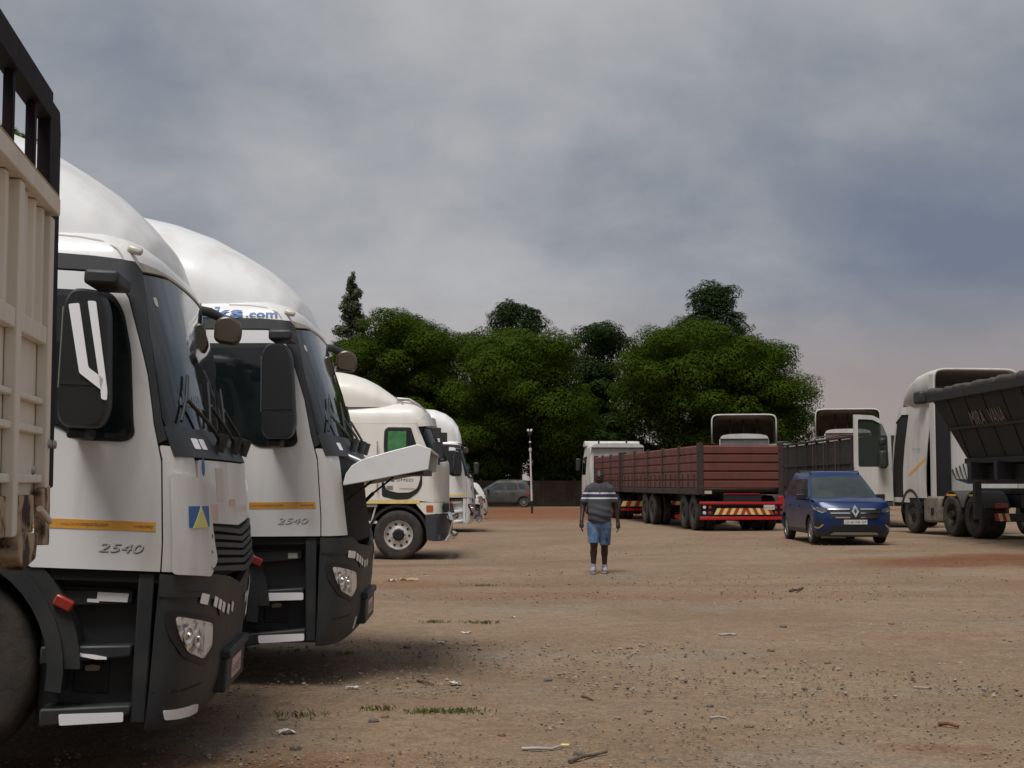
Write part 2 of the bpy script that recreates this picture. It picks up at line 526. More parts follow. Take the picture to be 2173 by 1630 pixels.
def ground_material():
    m = bpy.data.materials.new('ground_soil'); m.use_nodes = True
    nt = m.node_tree; b = nt.nodes['Principled BSDF']; N, Lk = nt.nodes.new, nt.links.new
    b.inputs['Roughness'].default_value = .93; b.inputs['Specular IOR Level'].default_value = .2
    tc = N('ShaderNodeTexCoord'); P = tc.outputs['Object']

    def noise(scale, detail=6, rough=.6, st=(1, 1, 1), off=(0, 0, 0)):
        mp = N('ShaderNodeMapping'); mp.inputs['Scale'].default_value = st; mp.inputs['Location'].default_value = off
        Lk(P, mp.inputs[0])
        n = N('ShaderNodeTexNoise'); n.inputs['Scale'].default_value = scale; n.inputs['Detail'].default_value = detail
        n.inputs['Roughness'].default_value = rough; Lk(mp.outputs[0], n.inputs['Vector'])
        return n.outputs[0]

    def mr(v, a, c):
        n = N('ShaderNodeMapRange'); n.interpolation_type = 'SMOOTHSTEP'; Lk(v, n.inputs[0])
        n.inputs[1].default_value = a; n.inputs[2].default_value = c
        return n.outputs[0]

    def mix(f, a, c, mode='MIX'):
        n = N('ShaderNodeMix'); n.data_type = 'RGBA'; n.blend_type = mode
        for s, v in ((0, f), (6, a), (7, c)):
            if isinstance(v, (int, float)): n.inputs[s].default_value = v
            elif isinstance(v, tuple): n.inputs[s].default_value = (*v, 1)
            else: Lk(v, n.inputs[s])
        return n.outputs[2]

    def mul(a, c):
        n = N('ShaderNodeMath'); n.operation = 'MULTIPLY'
        for i, v in enumerate((a, c)):
            if isinstance(v, (int, float)): n.inputs[i].default_value = v
            else: Lk(v, n.inputs[i])
        return n.outputs[0]

    warp = N('ShaderNodeTexNoise'); warp.inputs['Scale'].default_value = .9; warp.inputs['Detail'].default_value = 5
    Lk(P, warp.inputs['Vector'])
    wv = N('ShaderNodeVectorMath'); wv.operation = 'MULTIPLY_ADD'
    Lk(warp.outputs['Color'], wv.inputs[0]); wv.inputs[1].default_value = (2.2, 2.2, 0); Lk(P, wv.inputs[2])

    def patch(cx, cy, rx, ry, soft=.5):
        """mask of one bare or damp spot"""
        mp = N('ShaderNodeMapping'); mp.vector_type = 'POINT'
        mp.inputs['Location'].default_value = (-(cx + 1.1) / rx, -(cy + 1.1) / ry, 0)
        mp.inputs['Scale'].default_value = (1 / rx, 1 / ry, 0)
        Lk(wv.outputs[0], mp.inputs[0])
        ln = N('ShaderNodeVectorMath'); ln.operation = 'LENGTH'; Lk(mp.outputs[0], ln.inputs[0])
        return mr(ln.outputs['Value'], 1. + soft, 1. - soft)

    col = mix(mr(noise(.35, 5, .55), .38, .64), (.260, .184, .122), (.220, .150, .097))
    col = mix(mul(mr(noise(.22, 5, .6, (1, 2.2, 1), (4, 9, 0)), .52, .70), .75), col, (.225, .128, .072))       # red soil
    col = mix(mul(mr(noise(.5, 6, .65, (1, 1.3, 1), (13, 3, 0)), .52, .68), .55), col, (.245, .212, .172))       # grey gravel
    for (cx, cy, rx, ry, s, c, k) in [
            (10.2, 25.6, 4.0, 1.5, .35, (.165, .070, .032), .95), (14, 26, 5, 2.5, .5, (.165, .072, .033), .9),
            (-.4, 66, 12, 13, .35, (.200, .082, .036), .9), (3.0, 78, 20, 9, .35, (.195, .080, .036), .9),
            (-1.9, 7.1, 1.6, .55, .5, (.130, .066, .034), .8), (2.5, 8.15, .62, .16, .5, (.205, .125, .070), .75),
            (1.3, 19.0, 3.6, .55, .6, (.215, .120, .066), .6), (-1.4, 21.5, 2.2, .8, .6, (.20, .105, .055), .65),
            (-.6, 28.2, 2.8, .7, .6, (.18, .10, .058), .6), (4.2, 21.6, 4.4, .5, .6, (.21, .125, .072), .55)]:
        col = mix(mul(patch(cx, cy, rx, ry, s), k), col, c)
    trk = N('ShaderNodeMapping'); trk.inputs['Rotation'].default_value = (0, 0, R(24)); trk.inputs['Scale'].default_value = (.10, 1.6, 1); Lk(P, trk.inputs[0])
    tn = N('ShaderNodeTexNoise'); tn.inputs['Scale'].default_value = 1.0; tn.inputs['Detail'].default_value = 5; Lk(trk.outputs[0], tn.inputs['Vector'])
    col = mix(mul(mr(tn.outputs[0], .54, .68), .24), col, (.19, .125, .08))                                    # tyre tracks
    col = mix(.45, col, mix(mr(noise(6, 8, .72, off=(2, 5, 0)), .30, .72), (.62, .62, .62), (1.32, 1.31, 1.28)), 'MULTIPLY')
    grain = noise(34, 8, .78)
    col = mix(.95, col, mix(mr(grain, .25, .78), (.50, .50, .50), (1.42, 1.40, 1.36)), 'MULTIPLY')
    peb = N('ShaderNodeTexVoronoi'); peb.inputs['Scale'].default_value = 24; peb.inputs['Randomness'].default_value = 1
    Lk(P, peb.inputs['Vector'])
    gm = mul(mr(peb.outputs['Distance'], .30, .16), mr(noise(1.1, 5, .6, off=(7, 1, 0)), .40, .62))
    pc = mix(mr(noise(60, 2), .4, .6), (.16, .135, .11), (.44, .40, .34))
    col = mix(mul(gm, .75), col, pc)
    Lk(col, b.inputs['Base Color'])
    bp = N('ShaderNodeBump'); bp.inputs['Strength'].default_value = .75; bp.inputs['Distance'].default_value = .035
    h = N('ShaderNodeMath'); h.operation = 'ADD'
    Lk(mul(noise(9, 8, .68), .9), h.inputs[0]); Lk(mul(gm, .35), h.inputs[1])
    Lk(h.outputs[0], bp.inputs['Height']); Lk(bp.outputs[0], b.inputs['Normal'])
    return m


def make_ground():
    def axis(near, far, st, g):
        a = [0.]; s = st
        while a[-1] < far:
            if a[-1] > near: s *= g
            a.append(a[-1] + s)
        return a
    xp = axis(26, 900, .35, 1.12); X = [-v for v in reversed(xp[1:])] + xp
    Y = [-v for v in reversed(axis(6, 200, .5, 1.3)[1:])] + axis(70, 1800, .30, 1.12)
    rr = np.random.default_rng(3)
    ph = rr.uniform(0, 6.28, (14, 2)); k = rr.uniform(-1, 1, (14, 2)) * np.geomspace(.5, 4.5, 14)[:, None]
    am = .012 / np.geomspace(1, 5, 14)
    vs = []
    for y in Y:
        for x in X:
            d = math.hypot(x, y)
            z = gz(x, y) if d < 140 else 0.
            if d < 60:
                z += float(np.sum(am * np.sin(k[:, 0] * x + ph[:, 0]) * np.cos(k[:, 1] * y + ph[:, 1])))
            vs.append((x, y, z))
    mb = MB(); w = len(X)
    mb.add(vs, [(j * w + i, j * w + i + 1, (j + 1) * w + i + 1, (j + 1) * w + i) for j in range(len(Y) - 1) for i in range(w - 1)])
    return setting(mb.build('ground', ground_material(), smooth=80, recalc=False))


make_ground()

# ------------------------------------------------------------------ perimeter wall
WALLM = mat('shaded_concrete', (.060, .042, .032), .9, col2=(.032, .024, .019), nscale=1.4, nthr=(.4, .7), bump=.4, bscale=12)  # wall colour darkened to carry the shade under the trees


def make_wall():
    w = thing('boundary_wall', 'low brown precast concrete wall in front of the trees behind the post', 'wall', (-8, 91.5, 0))
    for i in range(20):
        mb = MB(); mb.b2(i * 2.0 + .07, i * 2.0 + 1.93, -.03, .03, 0, 1.65)
        for k in range(1, 4): mb.b2(i * 2.0 + .07, i * 2.0 + 1.93, -.045, -.03, k * .41 - .06, k * .41)
        mb.build('panel', WALLM, w)
    for i in range(21):
        mb = MB(); mb.box((i * 2.0, -.01, .90), (.15, .17, 1.8), taper=(.85, .85)); mb.build('post', WALLM, w)


make_wall()

# ------------------------------------------------------------------ trees


def leaf_material(name, c1, c2):
    m = bpy.data.materials.new(name); m.use_nodes = True
    nt = m.node_tree; b = nt.nodes['Principled BSDF']; N, Lk = nt.nodes.new, nt.links.new
    b.inputs['Roughness'].default_value = .8; b.inputs['Specular IOR Level'].default_value = .06
    g = N('ShaderNodeNewGeometry'); mx = N('ShaderNodeMix'); mx.data_type = 'RGBA'
    Lk(g.outputs['Random Per Island'], mx.inputs[0])
    mx.inputs[6].default_value = (*c1, 1); mx.inputs[7].default_value = (*c2, 1)
    Lk(mx.outputs[2], b.inputs['Base Color'])
    t = N('ShaderNodeBsdfTranslucent'); Lk(mx.outputs[2], t.inputs[0])
    ms = N('ShaderNodeMixShader'); ms.inputs[0].default_value = .15
    Lk(b.outputs[0], ms.inputs[1]); Lk(t.outputs[0], ms.inputs[2]); Lk(ms.outputs[0], nt.nodes['Material Output'].inputs[0])
    return m


LEAF = leaf_material('leaf_green', (.034, .058, .004), (.047, .075, .006))
LEAFD = leaf_material('leaf_dark_green', (.014, .028, .007), (.034, .056, .013))
LEAFG = leaf_material('leaf_grey_green', (.055, .066, .036), (.105, .115, .068))
BARK = mat('bark', (.060, .045, .033), .9, col2=(.03, .024, .02), nscale=6, bump=.6, bscale=20)


def leaves_mesh(lobes, n, size, m, name, up=.35, shell=(.70, 1.04), needle=False, seed=0):
    g = np.random.default_rng(seed)
    L = np.array(lobes, float)                       # cx cy cz rx ry rz
    wgt = (L[:, 3] * L[:, 5]) ** .85; wgt /= wgt.sum()
    idx = g.choice(len(L), n, p=wgt)
    d = g.normal(size=(n, 3)); d[:, 2] += .55; d /= np.linalg.norm(d, axis=1)[:, None]
    rad = g.uniform(shell[0], shell[1], n) ** 1.0
    inner = g.random(n) < .22
    rad[inner] *= g.uniform(.3, .9, inner.sum())
    bump = 1 + .16 * np.sin(d[:, 0] * 5 + idx) * np.cos(d[:, 2] * 6 + idx * 2.3)
    c = L[idx, :3] + d * L[idx, 3:] * (rad * bump)[:, None]
    nrm = d + up * np.array([0, 0, 1]) + g.normal(size=(n, 3)) * .20
    nrm /= np.linalg.norm(nrm, axis=1)[:, None]
    t = np.cross(nrm, g.normal(size=(n, 3))); t /= np.linalg.norm(t, axis=1)[:, None]
    bt = np.cross(nrm, t)
    s = size * g.uniform(.6, 1.35, n)[:, None]
    asp = .42 if not needle else .16
    tip = c + t * s; base = c - t * s
    l = c + bt * s * asp + nrm * s * .12; r_ = c - bt * s * asp + nrm * s * .12
    V = np.stack([base, l, tip, r_], 1).reshape(-1, 3)
    me = bpy.data.meshes.new(name)
    me.vertices.add(len(V)); me.vertices.foreach_set('co', V.ravel())
    me.loops.add(n * 4); me.loops.foreach_set('vertex_index', np.arange(n * 4))
    me.polygons.add(n); me.polygons.foreach_set('loop_start', np.arange(n) * 4)
    me.polygons.foreach_set('loop_total', np.full(n, 4))
    me.materials.append(m); me.update(); me.validate()
    return me


def trunk_mb(pts, r0, r1, limbs=()):
    mb = MB(); n = len(pts)
    mb.tube(pts, [r0 + (r1 - r0) * i / (n - 1) for i in range(n)], 10)
    for a, b, ra in limbs:
        a, b = Vector(a), Vector(b); mid = a.lerp(b, .5) + Vector((0, 0, (b - a).length * .12))
        mb.tube([a, a.lerp(mid, .5), mid, mid.lerp(b, .6), b], [ra, ra * .85, ra * .65, ra * .45, ra * .2], 7)
    return mb


def tree(name, label, base, lobes, n, size, m, seed, r0=.4, needle=False, up=.35, shell=(.70, 1.04), group=None):
    x, y = base
    o = thing(name, label, 'tree', (x, y, 0), group=group)
    loc = [(a - x, b - y, c, d, e, f) for a, b, c, d, e, f in lobes]
    top = max(c + f for _, _, c, _, _, f in loc); low = min(c - f for _, _, c, _, _, f in loc)
    g = random.Random(seed)
    th = top * .62
    pts = [(0, 0, -.2), (.1, 0, th * .3), (-.1, .05, th * .65), (.05, 0, th)]
    big = sorted(loc, key=lambda q: -q[3])[:14]
    limbs = [((0, 0, th * g.uniform(.25, .8)), (a, b, c), r0 * .38) for a, b, c, *_ in big]
    trunk_mb(pts, r0, r0 * .35, limbs).build('trunk', BARK, o, smooth=60)
    cr = bpy.data.objects.new('crown', leaves_mesh(loc, n, size, m, 'crown', up, shell, needle, seed))
    COL.objects.link(cr); cr.parent = o
    return o


FPX = 3018.0


def env_lobes(ells, Y, depth, rl, seed, gap=1.0):
    """fill crown envelopes (ellipses in metres: cx, cz, rx, rz at distance Y) with foliage clumps"""
    g = random.Random(seed); out = []; core = []
    for (cx, cz, rx, rz) in ells:
        rx = max(rx - .50 * rl, .4); rz = max(rz - .42 * rl, .4)
        area = rx * rz; n = int(8 * area / (rl * rl)) + 7
        for _ in range(n):
            for _t in range(20):
                d = Vector((g.gauss(0, 1), g.gauss(0, 1), g.gauss(.25, 1))).normalized()
                k = g.uniform(.72, .95)
                p = (cx + d.x * rx * k, Y + d.y * depth * k, cz + d.z * rz * k)
                if p[2] < 1.2: continue
                r = rl * g.uniform(.65, 1.3)
                if all((p[0] - q[0]) ** 2 + (p[1] - q[1]) ** 2 + (p[2] - q[2]) ** 2 > (rl * gap) ** 2 for q in out):
                    out.append((*p, r, r, r * g.uniform(.55, .72))); break
        core.append((cx, Y, cz, rx * .75, depth * .62, rz * .75))
    return out + core


def PX(px, Y): return (px - 1086.5) * Y / FPX
def PZ(py, Y): return 1.5 + (1025 - py) * Y / FPX


def ell(px, py, rx, ry, Y): return (PX(px, Y), PZ(py, Y), rx * Y / FPX, ry * Y / FPX)


TG = 'trees along the far edge of the yard'
# broad trees: clumps placed where the crowns stand
Y1 = 98
tree('broadleaf_tree', 'lumpy green tree with a high rounded top just right of the poplar', (PX(850, Y1), Y1),
     env_lobes([ell(850, 830, 130, 165, Y1), ell(835, 715, 62, 55, Y1), ell(905, 760, 60, 70, Y1), ell(770, 770, 55, 60, Y1), ell(800, 940, 90, 100, Y1)],
               Y1, 5.5, 1.9, 21), 170000, .092, LEAF, 5, group=TG)
Y2 = 95
tree('broadleaf_tree', 'broad bright green tree in the middle, behind the slim lamp post', (PX(1090, Y2), Y2),
     env_lobes([ell(1075, 830, 150, 145, Y2), ell(1020, 760, 85, 60, Y2), ell(1165, 750, 62, 55, Y2), ell(1080, 735, 70, 50, Y2), ell(1050, 920, 120, 110, Y2),
                ell(1175, 900, 80, 110, Y2)], Y2, 6.2, 1.95, 22), 205000, .092, LEAF, 6, group=TG)
Y3 = 93
tree('broadleaf_tree', 'biggest dome-shaped green tree, behind the maroon trailers', (PX(1510, Y3), Y3),
     env_lobes([ell(1495, 850, 185, 155, Y3), ell(1385, 830, 100, 110, Y3), ell(1485, 740, 95, 55, Y3), ell(1600, 815, 104, 114, Y3), ell(1655, 885, 64, 98, Y3),
                ell(1420, 745, 75, 50, Y3), ell(1555, 765, 80, 65, Y3), ell(1580, 930, 100, 80, Y3)],
               Y3, 6.0, 1.85, 23), 240000, .090, LEAF, 7, r0=.5, group=TG)
Y4 = 106
tree('broadleaf_tree', 'dull green tree in the gap between the two broad green trees', (PX(1275, Y4), Y4),
     env_lobes([ell(1280, 730, 48, 50, Y4), ell(1265, 830, 70, 90, Y4), ell(1270, 930, 95, 90, Y4)], Y4, 3.4, 1.5, 24), 60000, .12, LEAFD, 8, group=TG)
Y5 = 112
tree('pine_tree', 'dark pine whose crown pokes out above the middle tree', (PX(1098, Y5), Y5),
     env_lobes([ell(1098, 690, 70, 54, Y5), ell(1100, 760, 75, 60, Y5), ell(1098, 880, 60, 110, Y5)], Y5, 2.8, .95, 25), 22000, .22, LEAFD, 9, needle=True, group=TG)
tree('pine_tree', 'tall dark pine rising above the dome-shaped tree', (PX(1520, Y5), Y5),
     env_lobes([ell(1518, 645, 56, 48, Y5), ell(1520, 697, 84, 50, Y5), ell(1525, 770, 75, 70, Y5), ell(1520, 900, 60, 120, Y5)], Y5, 2.6, .95, 26),
     24000, .22, LEAFD, 10, needle=True, group=TG)
Y6 = 108
tree('poplar_tree', 'slim pointed grey-green poplar standing alone at the left', (PX(747, Y6), Y6),
     [(PX(747 + random.uniform(-1, 1) * w * .50, Y6), Y6 + random.uniform(-.5, .5), PZ(py, Y6), w * .42 * Y6 / FPX, .7, 15 * Y6 / FPX)
      for py, w in [(590, 9), (600, 14), (612, 20), (625, 24), (638, 30), (652, 36), (664, 40), (676, 44), (690, 48), (704, 52), (718, 54), (735, 56), (760, 56), (800, 54), (860, 50)] for _ in range(3)],
     8200, .15, LEAFG, 11, r0=.25, up=.1, shell=(.5, 1.05), group=TG)
Y7 = 60
tree('broadleaf_tree', 'tree top seen through the black frame of the cream trailer', (PX(20, Y7), Y7),
     env_lobes([ell(-10, 320, 75, 70, Y7), ell(25, 400, 80, 90, Y7), ell(-60, 560, 120, 160, Y7)], Y7, 2.6, .8, 27), 20000, .13, LEAF, 12, group=TG)
# undergrowth under the broad crowns along the wall
for i, (px, py, w, h, Yb) in enumerate([(1010, 1000, 70, 70, 95), (1190, 1010, 75, 60, 94), (1300, 985, 90, 75, 96), (860, 1010, 90, 70, 98), (1620, 1000, 110, 80, 95), (1440, 1000, 100, 80, 95)]):
    o = thing('shrub', ['dark shrub at the left end of the wall beside the silver car', 'dark shrub behind the wall right of the lamp post',
                        'dark shrub behind the white cab of the maroon trailers', 'dark shrub behind the row of white trucks',
                        'dark shrub at the foot of the dome tree, rightmost', 'dark shrub in the shade under the dome tree behind the maroon trailer'][i], 'shrub', (PX(px, Yb), Yb, 0), group='shrubs under the trees')
    lb = env_lobes([(0, max(1.2, PZ(py, Yb)), w * Yb / FPX, h * Yb / FPX)], 0, 1.6, .8, 40 + i)
    cr = bpy.data.objects.new('foliage', leaves_mesh(lb, 9000, .19, LEAFD, 'foliage', seed=50 + i)); COL.objects.link(cr); cr.parent = o
    trunk_mb([(0, 0, -.1), (.05, 0, .8), (0, .1, 1.8)], .09, .04, [((0, 0, .4), (.8, 0, 1.6), .05), ((0, 0, .5), (-.8, .2, 1.7), .05)]).build('stem', BARK, o, smooth=60)
# ------------------------------------------------------------------ cab-over tractor units (the two nearest trucks and the white one further back)
ACT = Plan([.2, .3, .45, .8, 1.03, 1.2, 1.65, 1.8, 2.2, 2.56, 2.7],
           [-.02, 0, .01, .02, .03, .03, .0, -.06, -.16, -.27, -.31],
           [.16, .2, .235, .25, .25, .22, .2, .18, .17, .16, .16],
           [1.23, 1.25, 1.25, 1.25, 1.25, 1.25, 1.25, 1.25, 1.23, 1.18, 1.15])
LQ = 2 * ACT.L


def mq(poly): return [(LQ - q, z) for q, z in reversed(poly)]


def roof_mb(S, q0, z0, steps):
    """crowned roof rising from the outline at z0; steps = (inset, height)"""
    qs = [q0 + (2 * S.L - 2 * q0) * i / 60 for i in range(61)]
    mb = MB()

    def ring(inset, h):
        hw = float(np.interp(z0, S.z, S.hw)); out = []
        for q in qs:
            p = S.P(q, z0)
            k = max(0., (hw - inset) / hw)
            f = min(1., max(0., (p.x - (S.P(-.4, z0).x)) / .4))
            out.append((p.x - inset * f, p.y * k, z0 + h))
        return out
    rows = [ring(*s_) for s_ in steps]; w = len(qs)
    vs = [p for r_ in rows for p in r_]
    fs = [(j * w + i, j * w + i + 1, (j + 1) * w + i + 1, (j + 1) * w + i) for j in range(len(rows) - 1) for i in range(w - 1)]
    fs += [(0, *[j * w for j in range(len(rows))][1:], *[j * w + w - 1 for j in reversed(range(len(rows)))])]
    fs += [tuple((len(rows) - 1) * w + i for i in range(w))]
    return mb.add(vs, fs)


def fairing_mb(top, width, zb, n=2.4, nseg=24, open_back=False):
    """roof deflector lofted along x: top = (x, z), width = half width at x"""
    xs = [p[0] for p in top]; mb = MB(); rows = []
    X = np.interp(np.linspace(0, 1, 40), np.linspace(0, 1, len(xs)), xs)
    order = np.argsort(xs); xa = np.array(xs)[order]; za = np.array([p[1] for p in top])[order]; wa = np.array(width)[order]
    for x in X:
        zt = float(np.interp(x, xa, za)); hw = float(np.interp(x, xa, wa)); b = zb
        row = []
        for k in range(nseg + 1):
            t = math.pi * k / nseg
            c, s_ = math.cos(t), math.sin(t)
            row.append((x, -hw * math.copysign(abs(c) ** (2 / n), c), b + (zt - b) * abs(s_) ** (2 / n)))
        rows.append(row)
    w = nseg + 1
    vs = [p for r_ in rows for p in r_]
    fs = [(j * w + i, j * w + i + 1, (j + 1) * w + i + 1, (j + 1) * w + i) for j in range(len(rows) - 1) for i in range(w - 1)]
    fs.append(tuple(range(w)))
    if not open_back: fs.append(tuple((len(rows) - 1) * w + i for i in range(w)))
    return mb.add(vs, fs)


def arc_band(cx, cz, r0, r1, a0, a1, y0, y1, n=24):
    """curved mudguard: a ring sector swept across the width"""
    mb = MB(); vs = []; fs = []
    for i in range(n + 1):
        a = a0 + (a1 - a0) * i / n
        c, s_ = math.cos(a), math.sin(a)
        vs += [(cx + r0 * c, y0, cz + r0 * s_), (cx + r1 * c, y0, cz + r1 * s_), (cx + r1 * c, y1, cz + r1 * s_), (cx + r0 * c, y1, cz + r0 * s_)]
    for i in range(n):
        for k in range(4):
            k2 = (k + 1) % 4
            fs.append((i * 4 + k, i * 4 + k2, (i + 1) * 4 + k2, (i + 1) * 4 + k))
    fs += [(0, 1, 2, 3), tuple(n * 4 + k for k in (3, 2, 1, 0))]
    return mb.add(vs, fs)


class RoofSide:
    """right flank of the cab roof"""
    def at(s, q, z, off=0.): return Vector((q, -float(np.interp(z, [2.665, 2.705, 2.755, 2.80, 2.83], [1.157, 1.145, 1.117, 1.057, .957])) - off, z))


DOOR_FRONT = [(-.02, 1.06), (-.02, 1.69), (-.004, 1.81), (.016, 2.06), (0., 2.33), (-.004, 2.46), (-.04, 2.55), (-.12, 2.588)]
WIN = [(-1.0, 2.49), (-.08, 2.49), (-.04, 2.39), (-.05, 2.17), (-.10, 1.84), (-.11, 1.755), (-.17, 1.712), (-.43, 1.712), (-.48, 1.772), (-.62, 1.80), (-1.0, 1.83)]


def tractor(name, label, loc, phi, beta=0., open_front=False, paint=WHITE, bump=None, stripe=True, steps='lit', vstrips=False, roof_text=False,
            bullbar=False, seed=0, fair=True, mdx=0.):
    random.seed(seed)
    bump = bump or PLAST
    Rz = Matrix.Rotation(phi, 3, 'Z'); Ry = Matrix.Rotation(beta, 3, 'Y'); piv = Vector((-1.09, 0, .53))
    o = thing(name, label, 'truck', Vector(loc) + Rz @ (piv - Ry @ piv), (0, beta, phi), group='white cab-over trucks in the row')
    S = ACT
    # dark inner shell that shows in the panel gaps
    panel('cab_shell', S, rect(-2.1, LQ + 2.1, 1.0, 2.66), GAP, o, off=-.022, th=.02, res=.14)
    mb = MB(); mb.b2(-2.2, -2.04, -1.14, 1.14, .98, 2.70); mb.build('rear_wall', paint, o, bevel=.03)
    # doors
    rear = [(-1.15, 2.60), (-1.15, 1.25), (-.92, 1.16), (-.66, 1.06)]
    door = DOOR_FRONT + rear
    d = panel('door', S, door, paint, o, off=.004, th=.016, res=.07)
    dl = panel('door', S, mq(door), paint, o, off=.004, th=.016, res=.14)
    for pr, w in ((d, WIN), (dl, mq(WIN))):
        panel('window_seal', S, rnd(w, .05), BLACK, pr, off=.009, th=.01, res=.10)
        c = Vector((sum(p[0] for p in w) / len(w), sum(p[1] for p in w) / len(w)))
        w2 = [(c.x + (a - c.x) * .955, c.y + (b - c.y) * .93) for a, b in w]
        panel('window', S, rnd(w2, .05), GLASS, pr, off=.0125, th=.008, res=.10)
    mb = MB(); mb.box((-.98, -1.275, 1.50), (.20, .035, .045)); mb.build('handle', BLACK, d, bevel=.008)
    for sgn in (0, 1):
        side = rect(-2.1, -1.16, 1.10, 2.60)
        panel('sleeper_side', S, mq(side) if sgn else side, paint, o, off=.004, th=.016, res=.2)
        pil = [(-2.1, 2.70), (-.62, 2.694), (-.135, 2.678), (.16, 2.655), (.165, 2.60), (.09, 2.28), (.055, 1.84), (.05, 1.735), (-.012, 1.712),
               (.004, 1.82), (.024, 2.06), (.008, 2.33), (.004, 2.465), (-.034, 2.562), (-.12, 2.60), (-2.1, 2.612)]
        panel('pillar_trim', S, mq(pil) if sgn else pil, PLAST, o, off=.004, th=.018, res=.07)
        cp = rnd([(-.012, 1.06), (-.012, 1.705), (.05, 1.70), (.16, 1.69), (.225, 1.665), (.25, 1.6), (.265, 1.06)], [.005, .02, .02, .05, .05, .05, .01], 3)
        panel('corner_panel', S, mq(cp) if sgn else cp, paint, o, off=.004, th=.018, res=.05)
        if not (open_front):
            df = rnd([(.03, 1.565), (.27, 1.537), (.355, 1.48), (.455, 1.105), (.33, 1.028), (.038, 1.05)], .025, 3)
            dm = panel('air_deflector', S, mq(df) if sgn else df, paint, o, off=.030, th=.022, res=.05)
            if not sgn:
                lo = panel('logo', S, rect(.12, .338, 1.285, 1.395), BLUEP, dm, off=.0335, th=.003, res=.04)
                panel('logo_triangle', S, [(.145, 1.283), (.312, 1.283), (.229, 1.395)], YPRINT, lo, off=.0365, th=.003, res=.03)
    ws = [(.168, 2.60), (.095, 2.28), (.062, 1.845), (.075, 1.80)]
    ws = ws + [(LQ - a, b) for a, b in reversed(ws)] + [(ACT.L + .6, 2.645), (ACT.L, 2.652), (ACT.L - .6, 2.645)]
    wsn = panel('windscreen', S, ws, GLASS, o, off=.003, th=.01, res=.09)
    # pale blue jagged band low in the glass
    mb = MB()
    for k in range(9):
        q = .28 + k * .06; h = .03 + .05 * random.random()
        mb2 = panel_mb(S, [(q, 1.925), (q + .055, 1.92), (q + .05, 1.93 + h * .5), (q + .02, 1.93 + h)], off=.0055, th=.002, res=.05); mb.add(mb2.v, mb2.f)
    mb.build('pale_band', mat('pale_blue_band', (.16, .21, .23), .4), wsn)
    panel('licence_disc', S, rnd(rect(.235, .285, 2.44, 2.49), .02), mat('paper_disc', (.55, .58, .50), .6), wsn, off=.006, th=.002, res=.03)
    panel('cowl', S, rect(.055, LQ - .055, 1.648, 1.80), PLAST, o, off=.012, th=.03, res=.08)
    for q in (.27, .40) if not open_front else (.30,):
        panel('reflective_strip', S, rnd(rect(q, q + .095, 1.69, 1.745), .01), REFLECT, o, off=.0155, th=.003, res=.05)
    # wipers
    for q in (.75, 1.35, 1.95):
        w = MB(); a = S.at(q, 1.74, .05); b = S.at(q - .30, 1.80, .07)
        w.tube([a, S.at(q - .1, 1.80, .06), S.at(q - .42, 1.95, .03)], .011, 6)
        w.tube([S.at(q - .55, 1.83, .022), S.at(q - .40, 1.96, .022), S.at(q - .27, 2.09, .02)], .009, 6)
        w.tube([a + Vector((0, 0, -.07)), a + Vector((.03, 0, .03))], .03, 8)
        w.build('wiper', BLACK, o)
    # lower front
    if not open_front:
        fp = rnd([(.285, 1.31), (.262, 1.638), (LQ - .262, 1.638), (LQ - .285, 1.31), (ACT.L, 1.27)], .03, 3)
        f = panel('front_panel', S, fp, paint, o, off=.010, th=.02, res=.07)
        for q in (.34, LQ - .34):
            panel('badge', S, [(q + .022 * math.cos(t), 1.60 + .045 * math.sin(t)) for t in [k * math.pi / 8 for k in range(16)]], BLUEP, f, off=.0135, th=.003, res=.03)
        panel('paper_notice', S, rect(.60, .80, 1.42, 1.60), mat('notice_paper', (.60, .56, .49), .7), f, off=.013, th=.002, res=.06)
        panel('faded_sticker', S, rect(.42, .60, 1.32, 1.40), BLUSH, f, off=.013, th=.002, res=.06)
        panel('faded_sticker', S, rect(1.0, 1.25, 1.385, 1.425), BLUSH, f, off=.013, th=.002, res=.06)
        panel('grille_back', S, rect(.30, LQ - .30, 1.03, 1.32), GAP, o, off=-.01, th=.01, res=.1)
        for k in range(6):
            z = 1.055 + k * .042
            panel('grille_slat', S, [(.34 + .01 * k, z), (ACT.L, z - .05), (LQ - .34 - .01 * k, z), (LQ - .34 - .01 * k, z + .024), (ACT.L, z - .022), (.34 + .01 * k, z + .024)],
                  PLAST, o, off=.030 - .004 * (k % 2), th=.03, res=.1)
    else:
        # radiator, hoses and brackets behind the raised hatch
        mb = MB(); mb.b2(-.10, .02, -.95, .95, 1.0, 1.62); mb.build('radiator', GAP, o)
        for k in range(11):
            y = -1.02 + k * .17 + random.uniform(-.03, .03)
            mb = MB(); z1 = random.uniform(1.1, 1.3); z2 = random.uniform(1.4, 1.62)
            mb.tube([(.03, y, z1), (.07 + random.uniform(0, .06), y + .05, (z1 + z2) / 2), (.05, y + random.uniform(-.12, .12), z2)], random.uniform(.010, .028), 7)
            mb.build('hose', random.choice([BLACK, BLACK, STEEL, PLAST, mat('dusty_bracket', (.22, .17, .12), .7)]), o, smooth=60)
        mb = MB(); mb.b2(.02, .10, -1.13, -1.05, 1.06, 1.62); mb.b2(.0, .07, -1.05, -.85, 1.30, 1.36); mb.build('bracket', mat('dusty_bracket', (.22, .17, .12), .7), o, bevel=.006)
        mb = MB(); mb.b2(.04, .12, -.86, -.55, 1.06, 1.28); mb.build('filter_box', BLACK, o, bevel=.03)
        # hatch swung up on its top hinge: curved shell with flanks
        prof = [(.165, 1.45), (.185, 1.52), (.23, 1.58), (.31, 1.625), (.50, 1.68), (.72, 1.735), (.82, 1.70)]
